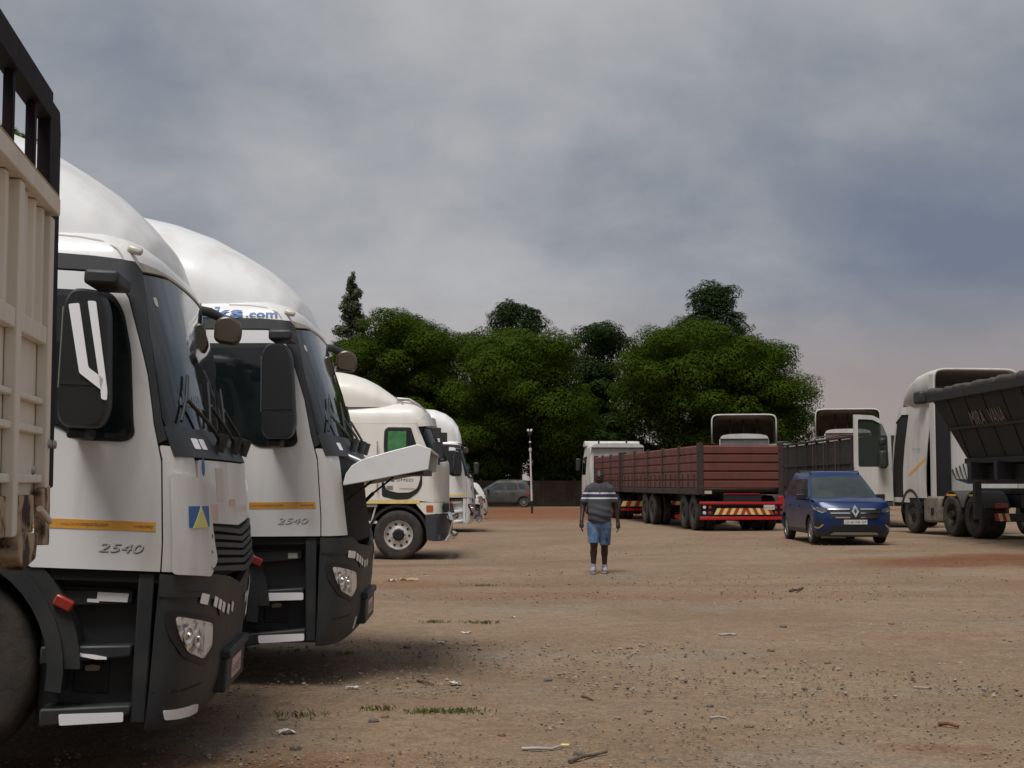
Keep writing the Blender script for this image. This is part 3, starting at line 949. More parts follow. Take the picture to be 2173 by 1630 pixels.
        und = [(.80, 1.545), (.50, 1.49), (.32, 1.455), (.165, 1.43)]
        h = MB()
        poly = prof + und
        h.prism(poly, lambda a, b, t: (a, t, b), -1.13, -1.105)
        h.prism(poly, lambda a, b, t: (a, t, b), 1.105, 1.13)
        top = prof; botm = [(a + .004, b - .022) for a, b in prof]
        h.prism(top + botm[::-1], lambda a, b, t: (a, t, b), -1.106, 1.106)
        hp = h.build('front_hatch', mat('clean_white_paint', (.76, .77, .77), .35, coat=.4, col2=(.66, .66, .65), nscale=3), o, bevel=.022)
        for y in (-.8, .8):
            mb = MB(); mb.tube([(.04, y, 1.62), (.16, y, 1.66), (.30, y, 1.60)], .02, 8); mb.build('hinge_arm', STEEL, hp, smooth=60)
        mb = MB(); mb.b2(.24, .76, -1.08, 1.08, 1.505, 1.55); mb.build('hatch_liner', PLAST, hp)
        for y in (-1.0, 1.0):
            mb = MB(); mb.tube([(.06, y, 1.18), (.24, y, 1.36)], .016, 8); mb.tube([(.24, y, 1.36), (.42, y, 1.50)], .009, 8); mb.build('gas_strut', BLACK, o, smooth=60)
    # bumper
    bp = [(-.02, 1.048), (-.02, .262), (.30, .268), (.85, .30), (ACT.L, .31), (LQ - .85, .30), (LQ - .30, .268), (LQ + .02, .262), (LQ + .02, 1.048)]
    if not open_front: bp += [(LQ - .5, 1.03), (ACT.L + .5, 1.0), (ACT.L, .93), (ACT.L - .5, 1.0), (.5, 1.03)]
    else: bp += [(LQ - .35, 1.04), (LQ - .6, .98), (ACT.L, .93), (.6, .98), (.35, 1.04)]
    bm_ = panel('bumper', S, bp, bump, o, off=.006, th=.035, res=.07)
    fold = [(-.015, .935), (.3, .925), (.52, .89), (.62, .80), (.66, .80), (.60, .91), (.34, .95), (-.015, .96)]
    for sgn in (0, 1):
        if bump is PLAST: panel('bumper_crease', S, mq(fold) if sgn else fold, PLAST, bm_, off=.016, th=.012, res=.07)
        bz = rnd([(.015, .87), (.545, .80), (.61, .62), (.44, .545), (.145, .62), (.05, .735)], .05)
        hl = rnd([(.072, .838), (.48, .77), (.525, .650), (.385, .592), (.18, .645), (.105, .735)], .035)
        b1 = panel('headlight_bezel', S, mq(bz) if sgn else bz, BLACK, bm_, off=.012, th=.012, res=.06)
        h1 = panel('headlight', S, mq(hl) if sgn else hl, CLEAR, o, off=.017, th=.012, res=.05)
        bl = rnd([(.34, .775), (.465, .755), (.49, .66), (.36, .63)], .01, 2)
        panel('indicator_lens', S, mq(bl) if sgn else bl, CLEARG, h1, off=.021, th=.004, res=.05)
        for cq in (.16, .255):
            el_ = [(cq + .040 * math.cos(t), .735 - (cq - .16) * .25 + .052 * math.sin(t)) for t in [k * math.pi / 7 for k in range(14)]]
            lb = MB(); qq = LQ - cq if sgn else cq; zz = .735 - (cq - .16) * .25; c0 = S.at(qq, zz, .014); nn = S.N(qq, zz); t1 = nn.cross(Vector((0, 0, 1))).normalized(); t2 = Vector((0, 0, 1))
            lb.lathe([(.046, .0), (.045, .010), (.036, .012), (.030, .004), (.020, .003), (.014, .022), (.001, .026)], 20, fn=lambda r_, h, a: c0 + t1 * r_ * math.cos(a) * .85 + t2 * r_ * math.sin(a) * 1.15 + nn * h)
            lb.build('lamp_bowl', CHROME, h1, smooth=50)
        ln = [(.0, .455), (.42, .463), (.42, .456), (.0, .446)]
        panel('bumper_seam', S, mq(ln) if sgn else ln, GAP, bm_, off=.0085, th=.003, res=.1)
        rf = rnd([(.066, .362), (.40, .350), (.50, .338), (.545, .288), (.40, .292), (.088, .312)], .012, 3)
        if bump is PLAST:
            if not (open_front):
                panel('reflective_strip', S, mq(rf) if sgn else rf, REFLECT, o, off=.010, th=.004, res=.06)
            else:
                panel('reflective_strip', S, [(LQ - .72, .33), (LQ - .66, .33), (LQ - .66, .42), (LQ - .72, .42)] if sgn else rect(.66, .72, .33, .42), REFLECT, o, off=.010, th=.004, res=.06)
            for k, (q, z) in enumerate([(.245, .895), (.45, .866), (.55, .845), (.65, .822), (.80, .80), (.95, .80)]):
                w = .10 if k == 0 else .062
                if open_front and k == 0: w = .16
                pl = rnd([(q, z), (q + w, z - .016), (q + w + .02, z + .036), (q + .015, z + .052)], .006, 2)
                panel('reflective_strip', S, mq(pl) if sgn else pl, REFLECT, o, off=.0195, th=.003, res=.06)
    if bump is PLAST:
        mb = MB(); mb.box((.25, 0, .56), (.11, .95, .05)); mb.box((.235, 0, .44), (.09, .90, .20), taper=(1.15, 1)); mb.build('tow_step', PLAST, bm_, bevel=.012)
        mb = MB(); mb.box((.286, -.0, .45), (.006, .45, .11)); mb.build('number_plate', mat('plate_pink', (.62, .46, .42), .5), o)
        text('plate_text', Flat((.2895, -.0, 0), (0, 1, 0), (0, 0, 1)), 'HX 40 RT', -.2, .41, .085, REDP, o, width=.40)
    else:
        fg = rnd([(.10, .50), (.38, .50), (.40, .56), (.33, .62), (.14, .60)], .03)
        panel('fog_lamp', S, fg, BLACK, bm_, off=.011, th=.01, res=.06)
    # roof, deflector, marker lamps
    roof_mb(S, -2.1, 2.665, [(0, 0), (.012, .04), (.04, .09), (.10, .135), (.2, .165), (.45, .19), (.9, .20)]).build('roof', paint, o, smooth=50)
    vis = [(.10, 2.662), (.35, 2.662), (ACT.L, 2.668), (LQ - .35, 2.662), (LQ - .10, 2.662), (LQ - .16, 2.615), (LQ - .55, 2.646), (ACT.L, 2.652), (.55, 2.646), (.16, 2.615)]
    panel('visor_lip', S, vis, mat('dusty_lip', (.42, .38, .32), .6), o, off=.009, th=.02, res=.08)
    for y in (-1, 1):
        mb = MB(); mb.box((-.24, y * 1.115, 2.725), (.085, .035, .045), Matrix.Rotation(.25, 3, 'Y')); mb.build('marker_lamp', mat('lamp_cover', (.60, .56, .48), .3), o, bevel=.018)
    for y in (-1,) if bump is PLAST else ():
        sm = MB(); cv = [(-.74, 2.815), (-.70, 2.792), (-.55, 2.785), (-.42, 2.765), (-.33, 2.725), (-.29, 2.675)]
        sm.add([RoofSide().at(x, z + dz, .004) for dz in (0, .009) for x, z in cv], [(i, i + 1, 7 + i, 6 + i) for i in range(5)]); sm.build('roof_seam', mat('seam_sealant', (.44, .40, .34), .7), o, recalc=False)
    if fair:
        fm = fairing_mb([(-.165, 2.72), (-.19, 2.80), (-.24, 2.92), (-.36, 3.05), (-.5, 3.17), (-.7, 3.295), (-.95, 3.435), (-1.25, 3.55), (-1.6, 3.63), (-2.1, 3.68)],
                        [.42, .60, .76, .90, .98, 1.02, 1.05, 1.07, 1.09, 1.10], 2.68, 2.7)
        fo = fm.build('roof_fairing', paint, o, smooth=60)
    # steps below the door (right side detailed, left the same)
    for sgn in (-1, 1):
        st = MB()
        st.b2(-.60, -.02, sgn * 1.02, sgn * 1.10, .27, 1.055)                      # back plate
        st.b2(-.10, -.02, sgn * 1.10, sgn * 1.235, .29, 1.05); st.build('step_well', PLAST if bump is PLAST else paint, o, bevel=.01)
        for k, (z, q0, q1, dep) in enumerate([(.90, -.56, -.13, 1.175), (.615, -.57, -.115, 1.225), (.305, -.55, -.10, 1.245)]):
            ys = sgn * dep
            t = MB(); t.prism([(q0, z - .05), (q1, z - .015 + .02 * k), (q1, z + .055 + .012 * k), (q0, z + .045)], lambda a, b, y: (a, y, b), sgn * 1.10, ys)
            tr = t.build('step', PLAST if bump is PLAST else paint, o, bevel=.012)
            t = MB(); t.b2(q0 + .02, q1 - .02, sgn * 1.11, ys - sgn * .02, z + .045, z + .06); t.build('tread', BLACK, tr)
            if sgn < 0 and steps != 'none':
                Fy = Flat((0, ys, 0), (1, 0, 0), (0, 0, 1))
                if steps == 'worn':
                    shp = {0: [(-.36, .888), (-.30, .886), (-.30, .895), (-.158, .893), (-.152, .938), (-.31, .940), (-.312, .905), (-.36, .905)],
                           1: [(-.41, .615), (-.37, .618), (-.29, .605), (-.235, .606), (-.235, .618), (-.30, .628), (-.36, .632), (-.395, .650)],
                           2: rnd([(-.445, .272), (-.130, .300), (-.132, .348), (-.452, .328)], .008, 2)}[k]
                elif k == 0:
                    shp = None
                else:
                    shp = rnd([(-.43, .588), (-.06 - .055, .594), (-.06 - .055, .648), (-.43, .646)] if k == 1 else [(-.436, .283), (-.105, .300), (-.105, .352), (-.442, .340)], .012, 2)
                if shp: panel('reflective_strip', Fy, shp, REFLECT, o, off=.0045, th=.004)
                if shp is None:
                    panel('reflective_strip', Fy, rect(-.235, -.165, .895, .935), mat('aged_tape', (.48, .50, .36), .5), o, off=.0045, th=.004)
        t = MB(); t.b2(-.42, -.24, sgn * 1.10, sgn * 1.112, .42, .58); t.build('access_cover', BLACK, o, bevel=.008)
        t = MB(); t.prism(rnd([(-.36, .53), (-.29, .535), (-.285, .56), (-.33, .565), (-.365, .555)], .01, 2), lambda a, b, y: (a, y, b), sgn * 1.112, sgn * 1.118); t.build('worn_spot', mat('chipped_paint', (.34, .30, .25), .7), o)
        # mudguard and marker
        arc_band(-1.12, .53, .60, .68, R(-8), R(188), sgn * .92, sgn * 1.262).build('mudguard', PLAST, o, smooth=40)
        arc_band(-1.12, .53, .68, .76, R(2), R(178), sgn * 1.05, sgn * 1.245).build('mudguard_lip', PLAST, o, smooth=40)
        t = MB(); t.box((-.46, sgn * 1.25, .885), (.10, .05, .06), Matrix.Rotation(.45, 3, 'Y')); t.build('side_marker', REDLENS, o, bevel=.01)
        wheel(o, -1.12, sgn * 1.06, .53, out=sgn)
    mb = MB(); mb.b2(-2.3, -.05, -.48, .48, .42, 1.02); mb.build('engine_block', GAP, o, bevel=.04)
    mb = MB()
    for y in (-.42, .42): mb.b2(-4.6, -2.0, y - .04, y + .04, .72, .98)
    mb.build('chassis', BLACK, o)
    # mirrors: main housing on a top arm, right side and left side
    for sgn in (-1, 1):
        t = MB(); yy = sgn * 1.50
        a = rnd([(-.385, 1.82), (-.35, 1.765), (-.17, 1.765), (-.135, 1.86), (-.165, 2.36), (-.205, 2.45), (-.345, 2.46), (-.385, 2.38)], .05); a = [(x + mdx, z) for x, z in a]
        n = len(a); tops = []
        for f, ins in ((-1, .055), (-.6, .012), (.4, 0), (.75, .01), (1, .05)):
            cx = -.27 + mdx; cz = 2.1
            tops.append([(cx + (x - cx) * (1 - ins * 2.2), yy + sgn * f * .085, cz + (z - cz) * (1 - ins)) for x, z in a])
        vs = [p for r_ in tops for p in r_]
        fs = [(j * n + i, j * n + (i + 1) % n, (j + 1) * n + (i + 1) % n, (j + 1) * n + i) for j in range(4) for i in range(n)] + [tuple(range(n)), tuple(4 * n + i for i in range(n))]
        t.add(vs, fs); mr = t.build('mirror', mat('mirror_black', (.014, .015, .016), .45), o, smooth=40)
        t = MB(); t.box((-.25 + mdx * .6, sgn * 1.40, 2.515), (.17, .34, .075)); t.build('mirror_arm', PLAST, mr, bevel=.018)
        t = MB(); t.box((-.30 + mdx, sgn * 1.36, 1.74), (.10, .26, .05)); t.build('mirror_bracket', PLAST, mr, bevel=.015)
        t = MB(); t.box((-.382 + mdx, yy, 2.16), (.012, .12, .40)); t.build('mirror_glass', CHROME, mr)
        t = MB(); t.prism(rnd([(-.375 + mdx, 1.99), (-.15 + mdx, 1.99), (-.15 + mdx, 1.975), (-.375 + mdx, 1.975)], .004, 1), lambda x, z, y: (x, y, z), yy + sgn * .078, yy + sgn * .0885); t.build('mirror_split', BLACK, mr)
    if vstrips:
        Fy = Flat((-.112, -1.588, 0), (1, 0, 0), (0, 0, 1))
        for pl in ([(-.341, 2.369), (-.29, 2.377), (-.226, 2.062), (-.150, 2.010), (-.158, 1.955), (-.268, 2.033)], [(-.250, 2.39), (-.210, 2.39), (-.128, 1.95), (-.128, 1.905), (-.155, 1.91), (-.162, 1.966)]):
            panel('reflective_strip', Fy, rnd(pl, .008, 2), REFLECT, o, off=.006, th=.007)
    # front mirror on the left corner, seen across the windscreen
    t = MB(); t.tube([(-.30, 1.06, 2.69), (-.14, 1.14, 2.67), (-.02, 1.20, 2.62)], [.03, .034, .028], 8); t.build('front_mirror_arm', PLAST, o, smooth=60)
    t = MB(); t.prism(rnd([(-.11, 2.47), (.055, 2.45), (.085, 2.54), (.06, 2.62), (-.02, 2.665), (-.11, 2.63)], .05), lambda a, b, y: (a, y, b), 1.13, 1.20)
    t.build('front_mirror', mat('mirror_back', (.07, .055, .035), .25, spec=.6), o, bevel=.02)
    # print
    if stripe:
        sp = panel('orange_strip', S, rect(-1.13, -.05, 1.262, 1.310), ORANGE, d, off=.0065, th=.003, res=.1)
        for q in (-.94, -.525, -.16):
            text('strip_text', S, 'www.', q, 1.279, .026, REDP, sp, off=.0085, width=.045)
            if q < -.2: text('strip_text', S, 'laws', q + .05, 1.279, .030, mat('red_ink', (.55, .13, .03), .6), sp, off=.0085, width=.055)
            else: text('strip_text', S, 'laws', q + .03, 1.279, .030, mat('red_ink', (.55, .13, .03), .6), sp, off=.0085, width=.03)
            if q < -.2: text('strip_text', S, 'exports.com', q + .108, 1.279, .032, GREYP, sp, off=.0085, width=.13)
            else: text('strip_text', S, 'exp', q + .062, 1.279, .032, GREYP, sp, off=.0085, width=.035)
        text('number_badge', S, '2540', -.335, 1.152, .062, BADGE, d, off=.008, width=.215, shear=.45)
        text('number_badge', S, '2540', -.333, 1.148, .062, PLAST, d, off=.0062, width=.215, shear=.45)  # dark copy set lower paints in the shaded bottoms of the digits
        t = MB(); t.box((-.62, -1.262, 1.62), (.012, .01, .07), Matrix.Rotation(.15, 3, 'Y'))
    if roof_text:
        Ft = RoofSide()
        text('roof_lettering', Ft, 'trucks', -1.265, 2.692, .118, BLUEP, o, off=.013, width=.68, bold=.003)
        text('roof_lettering', Ft, '.com', -.565, 2.692, .075, BLUEP, o, off=.009, width=.235, bold=.0015)
    if bullbar:
        mb = MB()
        for y in (-1.0, -.35, .35, 1.0):
            mb.tube([(.34, y, .28), (.46, y, .42), (.48, y, .80), (.44, y, 1.05)], .045, 10)
        mb.tube([(.46, -1.15, .42), (.50, -.8, .42), (.50, .8, .42), (.46, 1.15, .42)], .045, 10)
        mb.tube([(.40, -1.15, 1.03), (.46, -.8, 1.05), (.46, .8, 1.05), (.40, 1.15, 1.03)], .04, 10)
        mb.b2(.44, .54, -1.02, -.60, .30, .95)
        mb.build('bull_bar', CHROME, o, smooth=50)
    return o


def side_origin(X, Y, phi, z, hw=1.25):
    p = R(phi)
    return (X - hw * math.sin(p), Y + hw * math.cos(p), z), p


_o, _p = side_origin(-1.826, 7.3, 4.5, .035)
tractor('semi_truck', 'nearest white truck with blue and yellow triangle logo and glowing strips on its mirror', _o, _p, R(2.4), steps='worn', vstrips=True, seed=1, mdx=-.10)
_o, _p = side_origin(-1.415, 10.5, 1.5, .045)
tractor('semi_truck', 'white truck with its front hatch swung open and blue lettering on the roof', _o, _p, R(-.3), open_front=True, roof_text=True, seed=2)
# ------------------------------------------------------------------ cream trailer at the left edge
BEIGE = mat('cream_steel', (.76, .70, .60), .6, col2=(.62, .55, .45), nscale=4, nthr=(.45, .8), streak=True, bump=.08, bscale=30)
RUSTY = mat('rusty_cream_steel', (.45, .33, .22), .75, col2=(.06, .032, .022), nscale=7, nthr=(.46, .58), bump=.5, bscale=25)
FRAMEB = mat('maroon_black_steel', (.010, .006, .008), .7, col2=(.028, .010, .013), nscale=6, nthr=(.5, .8), spec=.15)
LEDGE = mat('dusty_ledge', (.36, .24, .14), .85, col2=(.50, .38, .25), nscale=8, nthr=(.4, .7))


def cream_trailer():
    o = thing('livestock_trailer', 'cream ribbed trailer side with black steel frame on top at the left edge', 'trailer', (-1.962, 6.0, 0.0), (0, 0, R(98.5)))
    X0 = -3.4
    mb = MB(); mb.b2(X0, -.004, .035, .06, 1.45, 2.66); mb.build('side_sheet', BEIGE, o)
    for xe in (-.03, X0):
        mb = MB(); mb.b2(xe, xe + .03, .062, 2.3, 1.45, 2.635); mb.build('end_sheet', BEIGE, o)
    # folded vertical ribs of the upper half
    for k in range(18):
        x = -.10 - k * .185
        mb = MB()
        mb.prism([(x - .012, .034), (x - .028, .008), (x - .085, .008), (x - .105, .034)], lambda a, b, z: (a, b, z), 2.155, 2.635); mb.build('rib', BEIGE, o)
    # posts
    for k, x in enumerate([-.045, -.71, -1.42, -2.13, -2.84]):
        mb = MB(); mb.b2(x - .045, x + .042, -.014, .034, 1.33 if k == 0 else 1.30, 2.637 if k else 2.62); mb.build('post', BEIGE, o, bevel=.006)
    # rails between posts
    for a, b in ((-.668, -.093), (-1.378, -.757), (-2.088, -1.467)):
        for z0, z1, y in ((2.075, 2.150, -.006), (1.825, 1.85, .0), (1.70, 1.73, .0), (1.50, 1.535, .0)):
            mb = MB(); mb.b2(a, b, y, .034, z0, z1); mb.build('rail', BEIGE, o, bevel=.006)
    mb = MB(); mb.b2(X0, .03, -.03, .06, 2.64, 2.715); tr = mb.build('top_rail', BEIGE, o, bevel=.006)
    mb = MB(); mb.b2(X0, .026, -.026, .12, 2.716, 2.728); mb.build('ledge', LEDGE, tr)
    # rusty bottom corner and floor beam
    mb = MB(); mb.prism([(-.16, 1.475), (.012, 1.49), (.012, 1.24), (-.13, 1.245), (-.145, 1.35)], lambda a, b, y: (a, y, b), -.018, .02); mb.build('corner_plate', RUSTY, o, bevel=.006)
    mb = MB(); mb.b2(X0, -.20, .012, .10, 1.30, 1.452); mb.build('floor_beam', RUSTY, o, bevel=.006)
    mb = MB(); mb.prism([(-.68, 1.32), (-.32, 1.30), (-.36, 1.20), (-.60, 1.17), (-.70, 1.22)], lambda a, b, y: (a, y, b), -.03, .05); mb.build('bracket', RUSTY, o, bevel=.008)
    mb = MB(); mb.tube([(-.42, -.05, 1.40), (-.24, -.06, 1.345)], .013, 8); mb.build('pin', BEIGE, o, smooth=60)
    for x, z in ((-.52, 1.55), (-.055, 1.66), (-.17, 1.66)):
        mb = MB(); mb.lathe([(.001, -.014), (.016, -.012), (.02, 0)], 8, fn=lambda r_, h, a, x=x, z=z: (x + r_ * math.cos(a), -.036 + h, z + r_ * math.sin(a))); mb.build('bolt', STEEL, o, smooth=60)
    mb = MB(); mb.b2(X0, 0, .10, 2.35, 1.35, 1.40); mb.build('floor', BLACK, o)
    mb = MB(); mb.b2(X0, 0, 2.35, 2.40, 1.30, 2.70); mb.build('far_side', BEIGE, o)
    # black open frame above the side
    mb = MB(); mb.prism([(.035, 1.36), (.20, 1.47), (.31, 1.48), (.31, 3.06), (.275, 3.16), (.035, 3.16)], lambda a, b, y: (a, y, b), .02, .075); mb.build('frame_post', FRAMEB, o, bevel=.008)
    for x0, x1 in ((-.27, -.07), (-.72, -.51), (-1.22, -1.0), (-1.75, -1.53)):
        mb = MB(); mb.b2(x0, x0 + .05, .03, .068, 2.729, 3.06); mb.build('frame_post', FRAMEB, o, bevel=.004)
    mb = MB(); mb.b2(X0, .034, .01, .085, 3.062, 3.18); mb.build('frame_rail', FRAMEB, o, bevel=.004)
    for sy in (.35, 2.05):
        for x in (-2.2, -3.2): wheel(o, x, sy, .5, r=.5, out=-1 if sy < 1 else 1)
    mb = MB()
    for y in (.75, 1.6): mb.b2(-3.6, -.35, y - .05, y + .05, 1.0, 1.34)
    for x in (-2.2, -3.2): mb.b2(x - .08, x + .08, .3, 2.1, .45, 1.02)
    mb.build('chassis', BLACK, o)


cream_trailer()

# ------------------------------------------------------------------ American style cab-over with long sleeper
ARG = Plan([.30, .9, 1.22, 2.07, 2.46, 2.85, 2.95, 3.1], [.72, .74, .74, .74, .54, .38, .36, .33], [.25] * 8, [1.22, 1.22, 1.22, 1.22, 1.20, 1.17, 1.16, 1.14])


def sq(S, pts):
    """side polygon in metres (x, z) to skin coordinates"""
    return [(x - float(np.interp(z, S.z, S.xs)) if x < float(np.interp(z, S.z, S.xs)) else (x - float(np.interp(z, S.z, S.xs))), z) for x, z in pts]


def sleeper_truck():
    O, p = side_origin(-2.41, 30.8, 0, -.15, 1.22)
    o = thing('semi_truck', 'cream sleeper cab truck with black door cut-out and green cloth in its window', 'truck', O, (0, 0, p), group='white cab-over trucks in the row')
    S = ARG; L2 = 2 * S.L
    panel('cab_shell', S, rect(-3.2, L2 + 3.2, 1.2, 2.94), GAP, o, off=-.02, th=.02, res=.16)
    body = sq(S, [(-2.6, 1.285), (.30, 1.285), (.44, 1.26), (.70, 1.235), (.739, 1.235), (.74, 2.06), (.62, 2.30), (.545, 2.45), (.38, 2.85), (.355, 2.93), (-2.6, 2.93)])
    panel('cab_side', S, body, CREAM, o, off=.004, th=.02, res=.1)
    panel('cab_side', S, [(L2 - q, z) for q, z in reversed(body)], CREAM, o, off=.004, th=.02, res=.2)
    panel('front_panel', S, [(.003, 1.235), (L2 - .003, 1.235), (L2 - .003, 2.06), (L2 - .10, 2.10), (S.L, 2.14), (.10, 2.10), (.003, 2.06)], CREAM, o, off=.004, th=.02, res=.1)
    panel('windscreen', S, [(.03, 2.14), (S.L, 2.16), (L2 - .03, 2.14), (L2 - .03, 2.84), (S.L, 2.87), (.03, 2.84)], GLASS, o, off=.005, th=.012, res=.1)
    # dark step recess round the door foot, then the door itself
    rec = sq(S, [(-.41, 1.80), (-.40, 1.36), (-.10, 1.29), (.18, 1.30), (.38, 1.44), (.47, 1.60), (.47, 1.95), (.36, 1.95), (-.2, 1.85)])
    panel('step_recess', S, rnd(rec, .06), BLACK, o, off=.010, th=.01, res=.12)
    door = sq(S, rnd([(-.375, 2.84), (-.375, 1.72), (-.30, 1.50), (-.06, 1.44), (.20, 1.445), (.36, 1.53), (.425, 1.72), (.44, 2.05), (.40, 2.30), (.30, 2.62), (.20, 2.86), (-.2, 2.90)], .06))
    d = panel('door', S, door, CREAM, o, off=.018, th=.015, res=.1)
    win = sq(S, rnd([(-.36, 2.30), (-.36, 2.78), (-.29, 2.855), (.22, 2.85), (.30, 2.60), (.40, 2.32), (.38, 2.29)], .04))
    panel('window_seal', S, win, BLACK, d, off=.022, th=.008, res=.1)
    panel('window', S, sq(S, rnd([(-.30, 2.33), (-.30, 2.79), (.20, 2.79), (.22, 2.50), (.20, 2.33)], .03)), GLASS, d, off=.026, th=.006, res=.1)
    panel('vent_window', S, sq(S, [(.235, 2.33), (.235, 2.78), (.30, 2.56), (.375, 2.33)]), GLASS, d, off=.026, th=.006, res=.1)
    panel('green_cloth', S, sq(S, [(-.275, 2.34), (-.275, 2.77), (.12, 2.77), (.13, 2.36)]), mat('green_cloth', (.035, .15, .045), .8, col2=(.07, .24, .09), nscale=5, nthr=(.4, .65)), d, off=.0285, th=.003, res=.1)
    mb = MB(); mb.tube([(-.50, -1.265, 1.45), (-.50, -1.275, 2.55)], .016, 8); mb.build('grab_rail', CHROME, o, smooth=60)
    panel('yellow_strip', S, sq(S, rect(-1.6, .42, 1.205, 1.283)), YELLOW, o, off=.014, th=.006, res=.2)
    text('door_lettering', S, 'SIMED', float(-.09 - .74), 1.685, .085, NAVY, d, off=.022, width=.37)
    mb = MB(); mb.add([S.at(*sq(S, [p_])[0], .022) for p_ in [(-.21, 1.68), (-.13, 1.68), (-.135, 1.73), (-.17, 1.78), (-.205, 1.73)]], [(0, 1, 2, 3, 4)]); mb.build('door_emblem', NAVY, d)
    text('phone_number', S, '7300900555', float(-.02 - .74), 1.505, .055, REDP, d, off=.022, width=.36)
    panel('placard', S, sq(S, rect(-.30, -.16, 1.50, 1.59)), mat('grey_placard', (.22, .19, .17), .6), d, off=.0215, th=.003, res=.1)
    # bumper, fender, lights
    fen = sq(S, [(.32, 1.23), (.7399, 1.23), (.7399, .98), (.53, .97), (.45, 1.06), (.36, 1.17)])
    panel('fender', S, fen, CREAM, o, off=.008, th=.03, res=.1)
    panel('front_bumper', S, [(-.20, .97), (-.15, .42), (-.02, .40), (L2 + .02, .40), (L2 + .20, .97)], mat('dark_bumper', (.035, .037, .045), .5), o, off=.010, th=.05, res=.1)
    panel('front_apron', S, rect(.0, L2, .985, 1.228), CREAM, o, off=.006, th=.03, res=.1)
    panel('turn_lamp', S, rnd(sq(S, rect(.56, .71, 1.03, 1.17)), .03), AMBER, o, off=.02, th=.015, res=.06)
    panel('headlight', S, rnd(rect(.18, .62, 1.02, 1.18), .03), CLEAR, o, off=.012, th=.01, res=.08)
    for sg in (-1, 1):
        arc_band(-.04, .53, .60, .66, R(5), R(175), sg * .85, sg * 1.20).build('mudguard', BLACK, o, smooth=40)
        wheel(o, -.04, sg * 1.06, .53, w=.33, rim_r=.31, out=sg)
        for x in (-3.9, -5.2): wheel(o, x, sg * 1.0, .53, w=.6, out=sg)
    mb = MB(); mb.b2(-3.3, -.70, -.5, .5, .45, 1.2); mb.b2(-.7, .7, -.45, .45, .5, 1.3); mb.b2(-6, -3.3, -.4, .4, .75, 1.05); mb.build('chassis', BLACK, o)
    mb = MB(); mb.b2(-2.7, -.62, -1.12, -.5, .42, 1.30); mb.build('step_box', GAP, o)
    for z in (1.16, .80):
        mb = MB(); mb.b2(-1.3, -.50, -1.19, -1.13, z - .03, z + .03); mb.build('step_bar', DWHITE, o, bevel=.008)
    mb = MB(); mb.tube([(-.50, -1.16, 1.28), (-.70, -1.16, .50)], .022, 8); mb.build('step_rail', DWHITE, o, smooth=60)
    mb = MB()
    mb.tube([(.98, -1.12, .40), (1.08, -1.10, .55), (1.10, -1.10, .85), (1.04, -1.06, 1.0)], .05, 10)
    mb.tube([(1.06, -1.12, .50), (1.14, -.7, .48), (1.14, .7, .48), (1.06, 1.12, .50)], .05, 10)
    mb.tube([(1.04, -1.08, .92), (1.12, -.7, .92), (1.12, .7, .92), (1.04, 1.08, .92)], .045, 10)
    mb.build('bull_bar', CHROME, o, smooth=60)
    mb = MB(); mb.box((.98, -1.0, 1.12), (.12, .22, .2)); mb.build('spot_lamp', BLACK, o, bevel=.03)
    roof_mb(S, -3.1, 2.935, [(0, 0), (.015, .12), (.05, .24), (.12, .34), (.26, .43), (.55, .49), (1.0, .50)]).build('roof', CREAM, o, smooth=60)
    fairing_mb([(-.02, 3.38), (-.06, 3.43), (-.13, 3.51), (-.34, 3.66), (-.58, 3.83), (-.85, 3.97), (-1.12, 4.06), (-1.35, 4.11), (-2.2, 4.2), (-3.0, 4.22)],
               [.55, .75, .88, .98, 1.04, 1.07, 1.09, 1.10, 1.10, 1.10], 3.30, 3.0).build('roof_fairing', CREAM, o, smooth=60)
    for y in (-.75, -.55, .55, .75):
        mb = MB(); mb.tube([(-.12, y, 3.50), (.15, y, 3.48), (.35, y, 3.36), (.50, y, 3.20)], .034, 8); mb.build('roof_horn', STEEL, o, smooth=60)
    panel('sun_visor', S, [(.0, 2.86), (S.L, 2.90), (L2, 2.86), (L2 + .02, 3.05), (S.L, 3.08), (-.02, 3.05)], CREAM, o, off=.09, th=.03, res=.1)
    # mirrors
    for sg in (-1, 1):
        mb = MB(); mb.tube([(.55, sg * 1.15, 2.86), (.78, sg * 1.45, 2.80), (.80, sg * 1.45, 2.70)], .03, 8); mb.box((.80, sg * 1.46, 2.72), (.16, .30, .22)); mb.box((.82, sg * 1.46, 2.35), (.2, .26, .36)); mb.box((.74, sg * 1.46, 2.12), (.24, .2, .16))
        mb.build('mirror', PLAST, o, bevel=.03)


sleeper_truck()
_o, _p = side_origin(PX(990, 43.5), 43.5, 2, .0)
tractor('semi_truck', 'furthest white truck in the row with white bumper and chrome bull bar', _o, _p, 0., stripe=False, bump=WHITE, steps='none', bullbar=True, seed=4, fair=False)
_t4 = bpy.data.objects['semi_truck.003'] if 'semi_truck.003' in bpy.data.objects else None
if _t4:
    fairing_mb([(-.14, 2.76), (-.18, 3.0), (-.26, 3.25), (-.42, 3.48), (-.65, 3.65), (-1.0, 3.78), (-2.1, 3.84)], [.9, 1.03, 1.08, 1.1, 1.1, 1.1, 1.1], 2.70, 4.5).build('high_roof', WHITE, _t4, smooth=60)
    panel('yellow_strip', ACT, rect(-1.1, -.05, 1.09, 1.16), YELLOW, _t4, off=.009, th=.004, res=.2)
    panel('fender_badge', ACT, rect(.20, .30, .93, 1.02), BLUEP, _t4, off=.012, th=.004, res=.1)
    mb = MB(); mb.box((.30, -1.22, 1.95), (.16, .30, .36)); mb.build('kerb_mirror', PLAST, _t4, bevel=.04)

